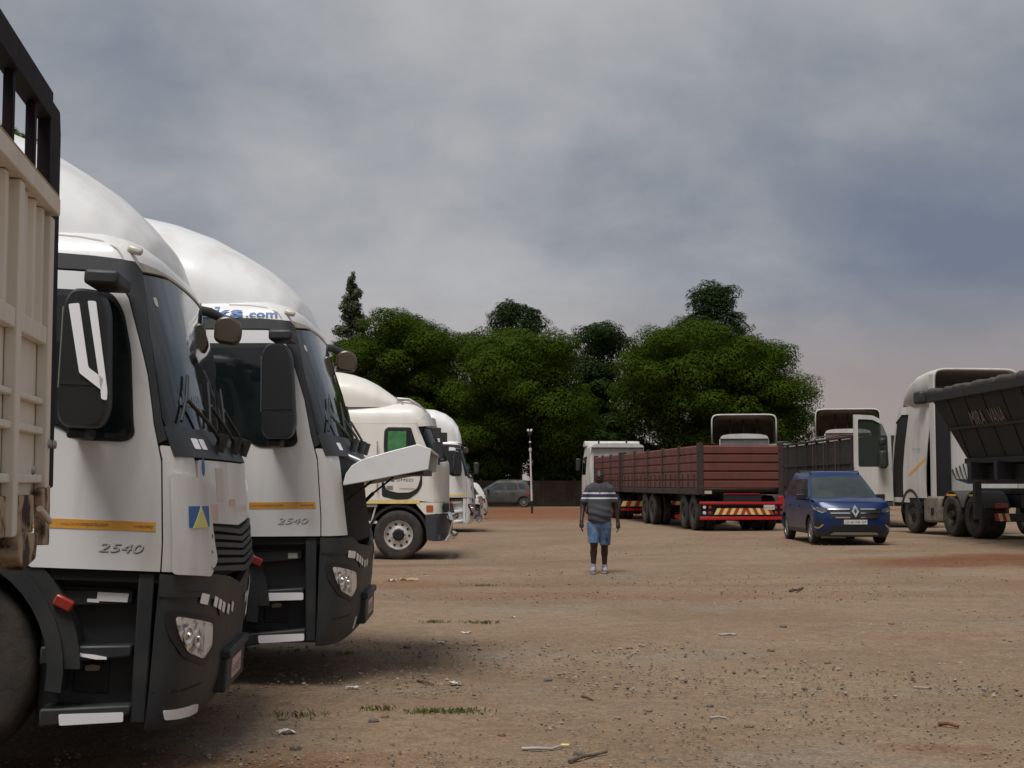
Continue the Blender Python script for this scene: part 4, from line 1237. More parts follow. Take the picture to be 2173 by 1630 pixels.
# ------------------------------------------------------------------ truck with open door on the right and its tipper trailer
VOL = Plan([.7, 1.2, 1.75, 2.4, 3.2, 3.5], [.0, .02, .0, -.10, -.26, -.34], [.25] * 6, [1.22, 1.24, 1.24, 1.22, 1.17, 1.13])
DARKM = mat('dark_green_steel', (.013, .015, .013), .7, col2=(.024, .025, .021), nscale=3, nthr=(.4, .75), bump=.1, bscale=12)
TARP = mat('brown_tarp', (.060, .048, .042), .85, col2=(.10, .08, .065), nscale=5, bump=.5, bscale=8)
REDM = mat('red_marking', (.42, .022, .022), .5)
CABBACK = mat('cab_back_grey', (.030, .030, .030), .7)


def open_door_truck():
    o = thing('semi_truck', 'dusty white truck facing away with its door swung open beside the blue car', 'truck', (11.92, 40.2, .15), (0, 0, R(97)), group='white trucks parked facing away')
    S = VOL; L2 = 2 * S.L
    panel('cab_shell', S, rect(-2.3, L2 + 2.3, .75, 3.45), GAP, o, off=-.02, th=.02, res=.2)
    for sg in (0, 1):
        def m_(pl): return [(L2 - q, z) for q, z in reversed(pl)] if sg else pl
        if not sg:
            dr = panel('door', S, m_(rnd([(-1.1, .85), (-.05, .85), (-.02, 3.0), (-.3, 3.22), (-1.1, 3.28)], .06)), DWHITE, o, off=.004, th=.02, res=.2)
        panel('cab_side', S, m_([(-2.3, .95), (-.78, .95), (-.80, 3.22), (-.3, 3.24), (.02, 3.05), (.04, 3.44), (-2.3, 3.44)]), DWHITE, o, off=.006, th=.02, res=.2)
        panel('sill', S, m_([(-1.13, .82), (.1, .82), (.1, .95), (-1.13, .95)]), DWHITE, o, off=.005, th=.03, res=.2)
        panel('front_corner', S, m_([(-.03, .70), (.30, .70), (.30, 1.75), (.05, 1.78), (.03, 3.0), (-.03, 3.0)]), DWHITE, o, off=.005, th=.02, res=.15)
        panel('side_stripe', S, m_([(-2.28, 1.95), (-1.2, 1.52), (-1.2, 1.60), (-2.28, 2.04)]), ORANGE, o, off=.009, th=.003, res=.2)
        for x, w in ((-1.75, .30), (-1.65, .22)):
            pass
        arc_band(-1.25, .53, .58, .66, R(0), R(180), (1 if sg else -1) * .9, (1 if sg else -1) * 1.25).build('mudguard', BLACK, o, smooth=40)
    text('side_lettering', Flat((0, 1.252, 0), (-1, 0, 0), (0, 0, 1)), 'FH 440', 1.45, 2.22, .10, mat('pale_blue_print', (.26, .31, .38), .6), o, off=.004, width=.5)
    panel('front_panel', S, rect(.3, L2 - .3, .70, 1.78), DWHITE, o, off=.005, th=.02, res=.2)
    panel('windscreen', S, rect(.06, L2 - .06, 1.82, 3.1), GLASS, o, off=.005, th=.01, res=.15)
    mb = MB(); mb.b2(-2.62, -2.52, -1.15, 1.10, 1.0, 3.45); mb.build('rear_wall', DWHITE, o)
    mb = MB(); mb.b2(-2.70, -2.625, .70, 1.16, .95, 3.75); mb.build('air_intake', BLACK, o, bevel=.03)
    mb = MB(); mb.b2(-2.80, -2.50, 1.165, 1.20, .98, 4.22); mb.build('side_extender', DWHITE, o, bevel=.01)
    mb = MB(); mb.b2(-2.80, -2.50, -1.20, -1.165, .98, 4.22); mb.build('side_extender', DWHITE, o, bevel=.01)
    # roof deflector shell, open at the back
    fm = fairing_mb([(-.05, 3.46), (-.15, 3.60), (-.45, 3.85), (-.9, 4.10), (-1.5, 4.28), (-2.2, 4.36), (-2.75, 4.38)], [.8, .95, 1.05, 1.12, 1.17, 1.19, 1.19], 3.42, 9.0, open_back=True)
    f = fm.build('roof_fairing', DWHITE, o, smooth=60)
    md = f.modifiers.new('thick', 'SOLIDIFY'); md.thickness = .06; md.offset = -1
    mb = MB(); mb.b2(-2.6, -.5, -1.0, 1.0, 3.44, 3.62); mb.build('cab_roof', BLACK, o, bevel=.05)
    mb = MB(); mb.box((-2.15, 1.30, 3.62), (.45, .22, .34)); mb.build('roof_box', PLAST, o, bevel=.06)
    # open door: hinge on the front pillar, swung out
    D = thing_door = bpy.data.objects.new('open_door', None)
    F = Flat((-.10, 1.26, 0), (.10, 1, 0), (0, 0, 1))
    dpoly = rnd([(.02, .85), (1.10, .85), (1.10, 3.27), (.55, 3.24), (.25, 3.08), (.06, 2.70)], .05)
    bpy.data.objects.remove(D)
    hole = rnd([(.13, 1.80), (.98, 1.80), (.98, 3.14), (.56, 3.12), (.29, 2.98), (.15, 2.62)], .06)
    dd = panel('open_door', F, [(.02, .85), (1.10, .85), (1.10, 1.74), (.04, 1.74)], DWHITE, o, off=0, th=.06)
    fr = MB()
    n = len(hole); outer = rnd([(.04, 1.74), (1.10, 1.74), (1.10, 3.27), (.55, 3.24), (.25, 3.08), (.06, 2.70)], .06)
    vs = [F.at(a, b, 0) for a, b in outer] + [F.at(a, b, 0) for a, b in hole] + [F.at(a, b, -.06) for a, b in outer] + [F.at(a, b, -.06) for a, b in hole]
    fs = []
    for i in range(n):
        j = (i + 1) % n
        fs += [(i, j, n + j, n + i), (2 * n + i, 3 * n + i, 3 * n + j, 2 * n + j), (i, 2 * n + i, 2 * n + j, j), (n + i, n + j, 3 * n + j, 3 * n + i)]
    fr.add(vs, fs).build('window_frame', DWHITE, dd)
    gl = bpy.data.materials.new('door_glass'); gl.use_nodes = True
    nt = gl.node_tree; b = nt.nodes['Principled BSDF']; b.inputs['Base Color'].default_value = (.10, .12, .11, 1); b.inputs['Roughness'].default_value = .03
    tr = nt.nodes.new('ShaderNodeBsdfTransparent'); tr.inputs[0].default_value = (.62, .68, .64, 1); ms = nt.nodes.new('ShaderNodeMixShader'); ms.inputs[0].default_value = .22
    nt.links.new(tr.outputs[0], ms.inputs[1]); nt.links.new(b.outputs[0], ms.inputs[2]); nt.links.new(ms.outputs[0], nt.nodes['Material Output'].inputs[0])
    panel('door_pane', F, hole, gl, dd, off=-.025, th=.006)
    panel('inner_trim', F, rnd(rect(.10, 1.02, 1.25, 1.70), .05), mat('door_card', (.20, .19, .17), .8), dd, off=.012, th=.012)
    mb = MB(); mb.tube([F.at(.30, 1.28, .03), F.at(.62, 1.62, .05)], .025, 8); mb.build('pull_strap', mat('maroon_strap', (.14, .025, .03), .7), dd, smooth=60)
    mb = MB(); mb.box(F.at(.35, 2.0, -.25), (.22, .2, .5)); mb.box(F.at(.35, 2.5, -.22), (.2, .18, .2)); mb.build('mirror', PLAST, dd, bevel=.05)
    mb = MB(); mb.box(F.at(.40, 2.05, -.13), (.02, .16, .14)); mb.build('mirror_glass', CHROME, dd)
    # chassis, tank, wheels
    mb = MB(); mb.b2(-6.0, -2.3, -.45, .45, .75, 1.05); mb.b2(-2.3, -.2, -.5, .5, .5, 1.0); mb.build('chassis', BLACK, o)
    mb = MB(); mb.b2(-3.05, -2.05, .72, 1.22, .32, 1.0); t = mb.build('fuel_tank', mat('dusty_tank', (.20, .17, .135), .7, col2=(.10, .085, .07), nscale=6), o, bevel=.06)
    mb = MB(); mb.b2(-2.72, -2.55, 1.22, 1.235, .52, .70); mb.build('tank_cap', BLACK, t)
    for sg in (-1, 1):
        wheel(o, -1.25, sg * 1.06, .53, out=sg, kind='dusty')
        for x in (-3.9, -5.2):
            wheel(o, x, sg * .98, .53, w=.62, out=sg, kind='dusty')
            arc_band(x, .53, .59, .63, R(20), R(160), sg * .62, sg * 1.27).build('mudguard', mat('dusty_guard', (.05, .043, .036), .8), o, smooth=40)
            mb = MB(); mb.b2(x - .30, x + .25, sg * 1.272, sg * 1.28, 1.02, 1.07); mb.build('guard_marker', ORANGE, o)
    mb = MB(); mb.b2(-6.02, -5.90, -1.1, 1.1, .42, .62); mb.build('rear_bar', BLACK, o, bevel=.02)
    for k in range(4):
        mb = MB(); mb.prism([(1.1 - k * .09, .44), (1.01 - k * .09, .44), (1.06 - k * .09, .62), (1.15 - k * .09, .62)], lambda a, b, x: (x, a, b), -6.03, -6.022); mb.build('chevron_board', [REDM, YELLOW][k % 2], o)
    for sg in (-1, 1):
        mb = MB(); mb.box((-6.0, sg * .95, .80), (.1, .3, .12)); mb.build('tail_lamp', REDLENS, o, bevel=.02)
    mb = MB(); mb.b2(-5.4, -3.7, -.4, .4, 1.06, 1.22); mb.build('fifth_wheel', BLACK, o, bevel=.03)
    mb = MB()
    for k in range(5):
        y = .25 + k * .1
        mb.tube([(-2.63, y, 1.9 - .05 * k), (-2.95, y + .05, 1.45), (-3.3, y - .1, 1.35), (-3.8, y - .2, 1.45)], .018, 6)
    mb.build('air_hose', BLACK, o, smooth=60)


open_door_truck()


def tipper_trailer():
    o = thing('tipper_trailer', 'dark green side-tipping trailer with rolled brown tarp at the right edge', 'trailer', (11.35, 34.3, .13), (0, 0, R(91.7)))
    Z0, Z1, W0, W1, Ln = 1.92, 3.46, .70, 1.27, 9.0
    # four walls of the hopper, the long walls made of pressed sheets between stakes
    for sg in (1, -1):
        b = Vector((0, sg * (W1 - W0), Z1 - Z0))
        for k in range(8):
            x0, x1 = -.02 - k * 1.1, -1.08 - k * 1.1
            xb0 = x0 - (.92 if k == 0 else 0)
            mb = MB()
            A = [(x0, sg * W1, Z1), (x1, sg * W1, Z1), (x1, sg * W0, Z0), (xb0, sg * W0, Z0)]
            mb.add([*A, *[(p[0], p[1] - sg * .04, p[2]) for p in A]], [(0, 1, 2, 3), (7, 6, 5, 4), (0, 4, 5, 1), (1, 5, 6, 2), (2, 6, 7, 3), (3, 7, 4, 0)])
            mb.build('hopper_sheet', DARKM, o)
            if k:
                mb = MB(); mb.prism([(W1 + .003, Z1), (W1 + .02, Z1), (W0 + .02, Z0), (W0 + .003, Z0)], lambda a, c, x: (x, sg * a, c), x0 - .02, x0 + .02); mb.build('stake', DARKM, o)
        mb = MB(); mb.b2(-Ln + .1, .03, sg * (W1 - .03), sg * (W1 + .07), Z1 - .16, Z1 + .05); mb.build('top_rail', DARKM, o, bevel=.015)
        mb = MB(); mb.b2(-Ln + .1, -.88, sg * (W0 - .03), sg * (W0 + .07), Z0 - .1, Z0 + .02); mb.build('bottom_rail', DARKM, o, bevel=.015)
        zz = (Z0 + Z1) / 2 - .05; ww = W0 + (W1 - W0) * (zz - Z0) / (Z1 - Z0)
        mb = MB(); mb.b2(-Ln + .1, -.5, sg * ww, sg * (ww + .055), zz - .03, zz + .03); mb.build('mid_rail', DARKM, o)
    mb = MB(); A = [(0, -W1, Z1), (0, W1, Z1), (-.92, W0, Z0), (-.92, -W0, Z0)]
    mb.add([*A, *[(p[0] - .05, p[1], p[2]) for p in A]], [(0, 1, 2, 3), (7, 6, 5, 4), (0, 4, 5, 1), (1, 5, 6, 2), (2, 6, 7, 3), (3, 7, 4, 0)]); mb.build('front_wall', DARKM, o)
    # rolled tarp with sagging lumps along the top
    g = random.Random(5); pts = []; rr = []
    for i in range(46):
        x = .12 - i * .2; pts.append((x, W1 - .05 + g.uniform(-.03, .03), Z1 + .075 + g.uniform(-.015, .015))); rr.append(.085 + .012 * math.sin(i * .9) + g.uniform(-.012, .015))
    mb = MB(); mb.tube(pts, rr, 10); mb.build('tarp_roll', TARP, o, smooth=70)
    mb = MB(); mb.grid(lambda u, v: (.1 - u * 9, -W1 + v * 2 * W1, Z1 + .03 + .06 * math.sin(v * math.pi) + .03 * math.sin(u * 40)), 40, 10); mb.build('tarp_cover', TARP, o, smooth=70, recalc=False)
    # lettering on the near side
    F = Flat((0, W0, Z0), (-1, 0, 0), Vector((0, W1 - W0, Z1 - Z0)).normalized())
    m = mat('faded_tan_print', (.23, .19, .15), .85)
    text('side_lettering', F, 'MIRA', 2.20, .78, .52, m, o, off=.03, width=.86)
    text('side_lettering', F, 'VANA', 3.34, .78, .52, m, o, off=.03, width=.86)
    mb = MB()
    for y in (-.45, .45): mb.b2(-Ln, -.4, y - .08, y + .08, 1.35, 1.78)
    for x in (-1.6, -3.2, -5, -7): mb.b2(x - .1, x + .1, -.9, .9, 1.45, 1.85)
    mb.build('chassis', BLACK, o)
    for x in (-6.6, -7.95):
        for sg in (-1, 1): wheel(o, x, sg * .98, .53, w=.62, out=sg, kind='dusty')
    for sg in (-1, 1):
        mb = MB(); mb.b2(-2.05, -1.9, sg * .8, sg * .95, .55, 1.4); mb.build('landing_leg', BLACK, o)


tipper_trailer()
# ------------------------------------------------------------------ maroon dropside trailers and their tractor
MAROON = mat('maroon_paint', (.142, .040, .030), .6, col2=(.085, .031, .023), nscale=2.2, nthr=(.42, .75), bump=.06, bscale=20)
MFRAME = mat('dark_brown_frame', (.030, .020, .016), .65, col2=(.06, .035, .026), nscale=6)
REDB = mat('red_bumper_paint', (.42, .012, .018), .4)
PLATEW = mat('white_plate', (.62, .60, .56), .5)


def corr(mb, a0, a1, z0, z1, n, fn, dep=.045):
    """pressed sheet with n raised horizontal boards; fn(a, z, out)"""
    prof = []
    h = (z1 - z0) / n
    for i in range(n):
        b = z0 + i * h
        prof += [(b, 0.), (b + h * .12, dep), (b + h * .84, dep), (b + h * .96, 0.)]
    prof.append((z1, 0.))
    m = len(prof)
    vs = [fn(a, z, d) for a in (a0, a1) for z, d in prof] + [fn(a, z, -.03) for a in (a0, a1) for z in (z0, z1)]
    fs = [(i, i + 1, m + i + 1, m + i) for i in range(m - 1)]
    k = 2 * m
    fs += [(k, k + 1, k + 3, k + 2), tuple(range(m)) + (k + 1, k), tuple(range(2 * m - 1, m - 1, -1)) + (k + 2, k + 3)]
    mb.add(vs, fs)
    return mb


def dropside(name, label, loc, phi, Ln, posts, axles, rear=False):
    o = thing(name, label, 'trailer', loc, (0, 0, phi), group='maroon dropside trailers coupled together')
    ZB, ZT = 1.22, 2.46
    for sg in (1, -1):
        for a, b in zip(posts[:-1], posts[1:]):
            mb = MB(); corr(mb, a + .06, b - .06, ZB, ZT, 5, lambda x, z, d: (x, sg * (1.20 + d), z), .035); p = mb.build('side_board', MAROON, o)
            if sg > 0:
                for k in range(3):
                    xx = a + (b - a) * (.2 + .3 * k)
                    mb = MB(); mb.b2(xx - .02, xx + .02, 1.237, 1.262, ZB + .02, ZB + .42); mb.build('hinge_strap', MFRAME, p)
        for x in posts:
            mb = MB(); mb.b2(x - .058, x + .058, sg * 1.17, sg * 1.27, 1.05, 2.50); mb.build('post', MFRAME, o, bevel=.008)
        mb = MB(); mb.b2(posts[0], posts[-1], sg * 1.10, sg * 1.245, 1.05, 1.215); mb.build('deck_edge', MFRAME, o, bevel=.01)
    mb = MB(); mb.b2(posts[0] + .06, posts[-1], -1.10, 1.10, 1.12, 1.20); mb.build('deck', MFRAME, o)
    for x, s_ in ((posts[0], -1), (posts[-1], 1)):
        mb = MB(); corr(mb, -1.10, 1.10, ZB, ZT, 5, lambda y, z, d: (x + s_ * (.01 + d), y, z), .05); mb.build('end_board', MAROON, o)
        for y in (-1.17, 1.17):
            mb = MB(); mb.b2(x - .08, x + .085, y - .075, y + .075, 1.052, 2.53); mb.build('corner_post', MFRAME, o, bevel=.01)
    mb = MB()
    for y in (-.42, .42): mb.b2(posts[0] + .1, posts[-1], y - .07, y + .07, .78, 1.12)
    for x in axles: mb.b2(x - .07, x + .07, -.9, .9, .46, .62)
    mb.build('chassis', BLACK, o)
    for x in axles:
        for sg in (-1, 1):
            wheel(o, x, sg * 1.06, .51, r=.51, w=.27, out=sg, kind='dusty'); wheel(o, x, sg * .74, .51, r=.51, w=.27, out=sg, kind='dusty')
    if rear:
        x = -.10
        mb = MB(); mb.b2(x - .06, x + .06, -1.22, 1.22, .72, .84); mb.b2(x + .0, x + .06, -1.22, 1.22, .38, .72); mb.build('bumper_plate', BLACK, o, bevel=.01)
        for z0, z1 in ((.77, .845), (.33, .42)):
            mb = MB(); mb.b2(x - .10, x - .062, -1.24, 1.24, z0, z1); mb.build('red_bar', REDB, o, bevel=.01)
        n = 16
        for k in range(n):
            y0 = .82 - k * (1.74 / n); w = 1.74 / n; sh = .09 if k < n // 2 else -.09
            mb = MB(); mb.prism([(y0, .48), (y0 - w, .48), (y0 - w - sh, .66), (y0 - sh, .66)], lambda a, b, t: (t, a, b), x - .078 - .002 * (k % 2), x - .068); mb.build('chevron', [YELLOW, mat('chevron_red', (.38, .05, .02), .5)][k % 2], o)
        for y in (1.10, .94, -.98, -1.14):
            for z in (.53, .69):
                mb = MB(); mb.lathe([(.001, -.02), (.045, -.015), (.05, 0)], 12, fn=lambda r_, h, a, y=y, z=z: (x - .065 + h, y + r_ * math.cos(a), z + r_ * math.sin(a))); mb.build('rear_lamp', PLATEW if (y, z) in ((1.10, .69), (1.10, .53)) else REDLENS, o, smooth=60)
        for y, t in ((.30, '80'), (-.24, '60')):
            mb = MB(); mb.b2(-.02, -.005, y - .13, y + .13, .88, 1.04); pl = mb.build('speed_plate', PLATEW, o)
            text('speed_text', Flat((-.024, y + .1, .915), (0, -1, 0), (0, 0, 1)), t, 0, 0, .12, BLACK, pl, off=.003, width=.18)
        mb = MB(); mb.b2(x - .085, x - .08, -.94, -.62, .62, .76); pl = mb.build('number_plate', PLATEW, o)
        text('plate_text', Flat((x - .088, -.63, .655), (0, -1, 0), (0, 0, 1)), 'KW 72 GP', 0, 0, .07, GREYP, pl, off=.003, width=.28)
        mb = MB(); mb.b2(-.03, -.006, .85, 1.06, 1.07, 1.16); mb.build('label_plate', mat('cream_plate', (.50, .44, .32), .6), o)
        mb = MB(); mb.b2(-.03, .05, -.6, .5, .86, 1.06); mb.build('plate_holder', BLACK, o)
        mb = MB(); mb.b2(-.05, -.02, -.55, .50, 1.06, 1.085); mb.build('red_strip', REDB, o)
        mb = MB(); mb.b2(-.16, -.10, -1.22, -1.06, .86, 1.0); mb.build('red_bracket', REDB, o, bevel=.01)
        for xx, ys in ((2.9, .95), (3.4, .95)):
            mb = MB(); mb.b2(xx, xx + .02, -1.0, 1.2, .30, .40); mb.build('under_bar', REDB, o)
    else:
        mb = MB(); mb.b2(-.10, -.05, -1.2, 1.2, .34, .42); mb.build('red_bar', REDB, o)
        for k in range(14):
            y0 = 1.2 - k * (2.4 / 14); w = 2.4 / 14
            mb = MB(); mb.prism([(y0, .50), (y0 - w, .50), (y0 - w - .08, .70), (y0 - .08, .70)], lambda a, b, t: (t, a, b), -.09, -.08 + .002 * (k % 2)); mb.build('chevron', [YELLOW, mat('chevron_red', (.38, .05, .02), .5)][k % 2], o)
    return o


PHM = R(95.4)
MO = Vector((6.56, 40.92, .12)); MD = Vector((-.0941, .9956, 0))
dropside('dropside_trailer', 'rear maroon dropside trailer with red and yellow chevron bumper facing the camera', MO, PHM, 12.6, [0, 2.6, 5.1, 7.6, 10.1, 12.6], [.95, 2.25, 7.2, 8.5], True)
dropside('dropside_trailer', 'front maroon dropside trailer, further away behind the walking person', MO + MD * 13.3, PHM, 6.2, [0, 2.05, 4.1, 6.2], [.9, 2.2], False)


def rear_cab(name, label, loc, phi, H=3.1, W=2.45, visor=False, shell=None, paint=DWHITE, shellm=None, group=None, lens=2.1):
    """cab-over tractor seen mostly from behind: cab box with rounded corners, glass, optional open roof shell"""
    o = thing(name, label, 'truck', loc, (0, 0, phi), group=group)
    hw = W / 2
    S = Plan([.6, 1.6, 2.4, H], [0, 0, -.12, -.28], [.22] * 4, [hw, hw, hw * .97, hw * .92])
    L2 = 2 * S.L
    for sg in (0, 1):
        pl = [(-lens, .9), (.0, .9), (.0, H), (-lens + .2, H)]
        panel('cab_side', S, [(L2 - q, z) for q, z in reversed(pl)] if sg else pl, paint, o, off=0, th=.04, res=.25)
        w = rnd([(-1.1, 1.75), (-.12, 1.75), (-.12, 2.5), (-1.1, 2.55)], .08)
        panel('side_window', S, [(L2 - q, z) for q, z in reversed(w)] if sg else w, GLASS, o, off=.012, th=.01, res=.25)
        m = MB(); m.box((-.1, (1 if sg else -1) * (hw + .18), 2.2), (.2, .18, .55)); m.build('mirror', PLAST, o, bevel=.04)
    panel('front_panel', S, rect(0, L2, .6, 1.6), paint, o, off=0, th=.04, res=.2)
    panel('windscreen', S, rect(.02, L2 - .02, 1.62, H - .25), GLASS, o, off=0, th=.04, res=.2)
    panel('header', S, rect(0, L2, H - .24, H), paint, o, off=0, th=.04, res=.2)
    m = MB(); m.b2(-lens - .02, -lens + .18, -hw * .95, hw * .95, .95, H); m.build('rear_wall', paint, o, bevel=.06)
    roof_mb(S, -lens + .1, H, [(0, 0), (.03, .07), (.10, .12), (.3, .16), (.8, .18)]).build('roof', paint, o, smooth=60)
    if visor:
        m = MB(); m.prism(rnd([(-.9, H + .05), (-.2, H + .05), (-.25, H + .2), (-.5, H + .32), (-.85, H + .30)], .08), lambda a, b, y: (a, y, b), -hw * .98, hw * .98); v = m.build('roof_deflector', paint, o, bevel=.06)
        for y in (-.62, .62):
            m = MB(); m.b2(-.93, -.22, y - .03, y + .03, H + .02, H + .345); m.build('strap', BLACK, v)
    if shell:
        x0, x1, zt, sw = shell
        f = fairing_mb([(x0, H + .1), (x0 - .1, H + .3), (x0 - .5, zt - .28), (x0 - 1.0, zt - .1), (x1, zt)], [sw * .8, sw * .9, sw * .97, sw, sw], H - .15, 11.0, open_back=True).build('roof_shell', paint, o, smooth=60)
        l_ = fairing_mb([(x0 - .08, H + .1), (x0 - .18, H + .28), (x0 - .5, zt - .38), (x0 - 1.0, zt - .19), (x1 + .04, zt - .08)], [sw * .74, sw * .83, sw * .9, sw * .93, sw * .93], H - .10, 9.0, open_back=True).build('shell_liner', shellm or paint, o, smooth=60)
        md = f.modifiers.new('thick', 'SOLIDIFY'); md.thickness = .05; md.offset = -1
        for y in (-.5, 0, .5):
            m = MB(); m.tube([(x1 + .3, y, H + .1), (x1 + .9, y, zt - .15)], .025, 6); m.build('shell_brace', MFRAME, o)
    m = MB(); m.b2(-5.2, -lens, -.45, .45, .75, 1.05); m.b2(-lens, -.2, -.5, .5, .5, 1.1); m.build('chassis', BLACK, o)
    for sg in (-1, 1):
        wheel(o, -1.0, sg * 1.06, .53, out=sg, kind='dusty'); wheel(o, -4.2, sg * .98, .53, w=.6, out=sg, kind='dusty')
    return o


G2 = 'white trucks parked facing away'
rear_cab('semi_truck', 'white cab with strapped roof deflector at the front of the maroon trailers', MO + MD * 23.2, PHM, H=2.92, W=2.5, visor=True, group=G2)
rear_cab('semi_truck', 'white truck with tan hollow roof shell right behind the maroon trailer', (8.80, 54.2, .12), R(82), H=3.0, W=1.9, shell=(.1, -1.85, 3.92, 1.20), shellm=mat('tan_liner', (.16, .115, .07), .8, col2=(.09, .065, .045), nscale=2), group=G2, lens=2.0)
rear_cab('semi_truck', 'white truck with hollow roof shell seen behind the open door', (14.6, 62.0, .1), R(78), H=3.5, W=2.05, shell=(.1, -1.85, 4.55, 1.36), shellm=mat('tan_liner', (.16, .115, .07), .8), group=G2, lens=2.0)


def dark_trailer():
    o = thing('stake_trailer', 'dark weathered high-sided trailer behind the blue car', 'trailer', (12.18, 44.0, .12), (0, 0, R(90)))
    Dk = mat('weathered_dark_board', (.022, .022, .020), .75, col2=(.040, .034, .030), nscale=3, nthr=(.4, .7))
    n = 8; st = 14.4 / n
    for sg in (1, -1):
        for k in range(n):
            m = MB(); m.b2(k * st + .06, (k + 1) * st - .06, sg * 1.19, sg * 1.22, 1.25, 2.80); m.build('side_sheet', Dk, o)
            m = MB(); m.b2(k * st + .06, (k + 1) * st - .06, sg * 1.222, sg * 1.25, 2.0, 2.07); m.build('rail', Dk, o)
        for k in range(n + 1):
            m = MB(); m.b2(k * st - .055, k * st + .055, sg * 1.18, sg * 1.27, 1.1, 2.84); m.build('stake', MFRAME, o)
            if sg > 0 and k in (2, 3, 4):
                m = MB(); m.b2(k * st + .5, k * st + .53, 1.252, 1.262, 1.2, 2.85); m.build('strap', mat('tan_strap', (.16, .10, .06), .8), o)
        m = MB(); m.b2(-.05, 14.45, sg * 1.16, sg * 1.26, 2.842, 2.91); m.build('top_rail', Dk, o, bevel=.01)
    for x in (-.02, 14.42):
        m = MB(); m.b2(x - .02, x + .02, -1.18, 1.18, 1.2, 2.85); m.build('end_sheet', Dk, o)
    m = MB(); m.b2(0, 14.4, -1.15, 1.15, 1.12, 1.22); m.build('deck', MFRAME, o)
    m = MB()
    for y in (-.42, .42): m.b2(.1, 14, y - .07, y + .07, .78, 1.12)
    m.build('chassis', BLACK, o)
    for x in (1.4, 2.7, 11.8, 13.1):
        for sg in (-1, 1): wheel(o, x, sg * .98, .52, r=.52, w=.6, out=sg, kind='dusty')
    RD = mat('dull_red_pipe', (.20, .03, .035), .5)
    m = MB(); m.tube([(6.2, 1.1, 2.95), (6.2, .6, 3.05), (3.0, .6, 3.0), (3.0, 1.1, 2.95)], .025, 6); m.build('load_pipe', RD, o, smooth=60)
    m = MB(); m.tube([(8.2, 1.15, 2.93), (8.2, 1.05, 3.02), (6.9, .9, 3.06)], .02, 6); m.build('load_pipe', STEEL, o, smooth=60)


dark_trailer()


def covered_trailer():
    o = thing('covered_trailer', 'pale tarpaulin covered trailer with a red frame, between the two hollow-roofed trucks', 'trailer', (12.6, 66.0, .08), (0, 0, R(90)))
    Tp = mat('pale_green_tarp', (.40, .42, .36), .7, col2=(.33, .35, .29), nscale=2, bump=.3, bscale=6)
    m = MB(); m.grid(lambda u, v: (u * 9, -1.0 + 2.0 * v, 3.22 + .10 * math.sin(v * math.pi) + .02 * math.sin(u * 30)), 30, 10); m.build('tarp_top', Tp, o, smooth=70)
    for y in (-1.02, 1.02):
        m = MB(); m.grid(lambda u, v: (u * 9, y + .02 * math.sin(u * 50), 1.2 + 2.03 * v), 40, 6); m.build('tarp_side', Tp, o, smooth=70)
    m = MB(); m.b2(-.03, .0, -1.0, 1.0, 1.2, 3.24); m.build('tarp_end', Tp, o)
    m = MB(); m.b2(-.05, 9, -1.05, 1.05, 1.0, 1.19); m.b2(0, 9, -.5, .5, .7, 1.0); m.build('deck', MFRAME, o)
    for x in (1.2, 2.5, 7.5):
        for sg in (-1, 1): wheel(o, x, sg * .95, .52, r=.52, w=.55, out=sg, kind='dusty')
    RD = mat('dull_red_pipe', (.20, .03, .035), .5)
    for y0, y1 in ((1.15, .50), (.62, .40)):
        m = MB(); m.tube([(.2, y0, 3.1), (.2, y0, 4.22), (.2, y1, 4.22), (.2, y1 - .05, 3.2)], .035, 6); m.build('red_frame', RD, o, smooth=60)


covered_trailer()

# ------------------------------------------------------------------ cars


CARGLASS = mat('car_glass', (.022, .030, .029), .05, spec=.7, col2=(.05, .06, .055), nscale=1.5, nthr=(.4, .8))


class Half:
    """skin turned to face backwards"""
    def __init__(s, S): s.S = S; s.L = S.L
    def at(s, q, z, off=0.):
        p = s.S.at(q, z, off); return Vector((-p.x, -p.y, p.z))


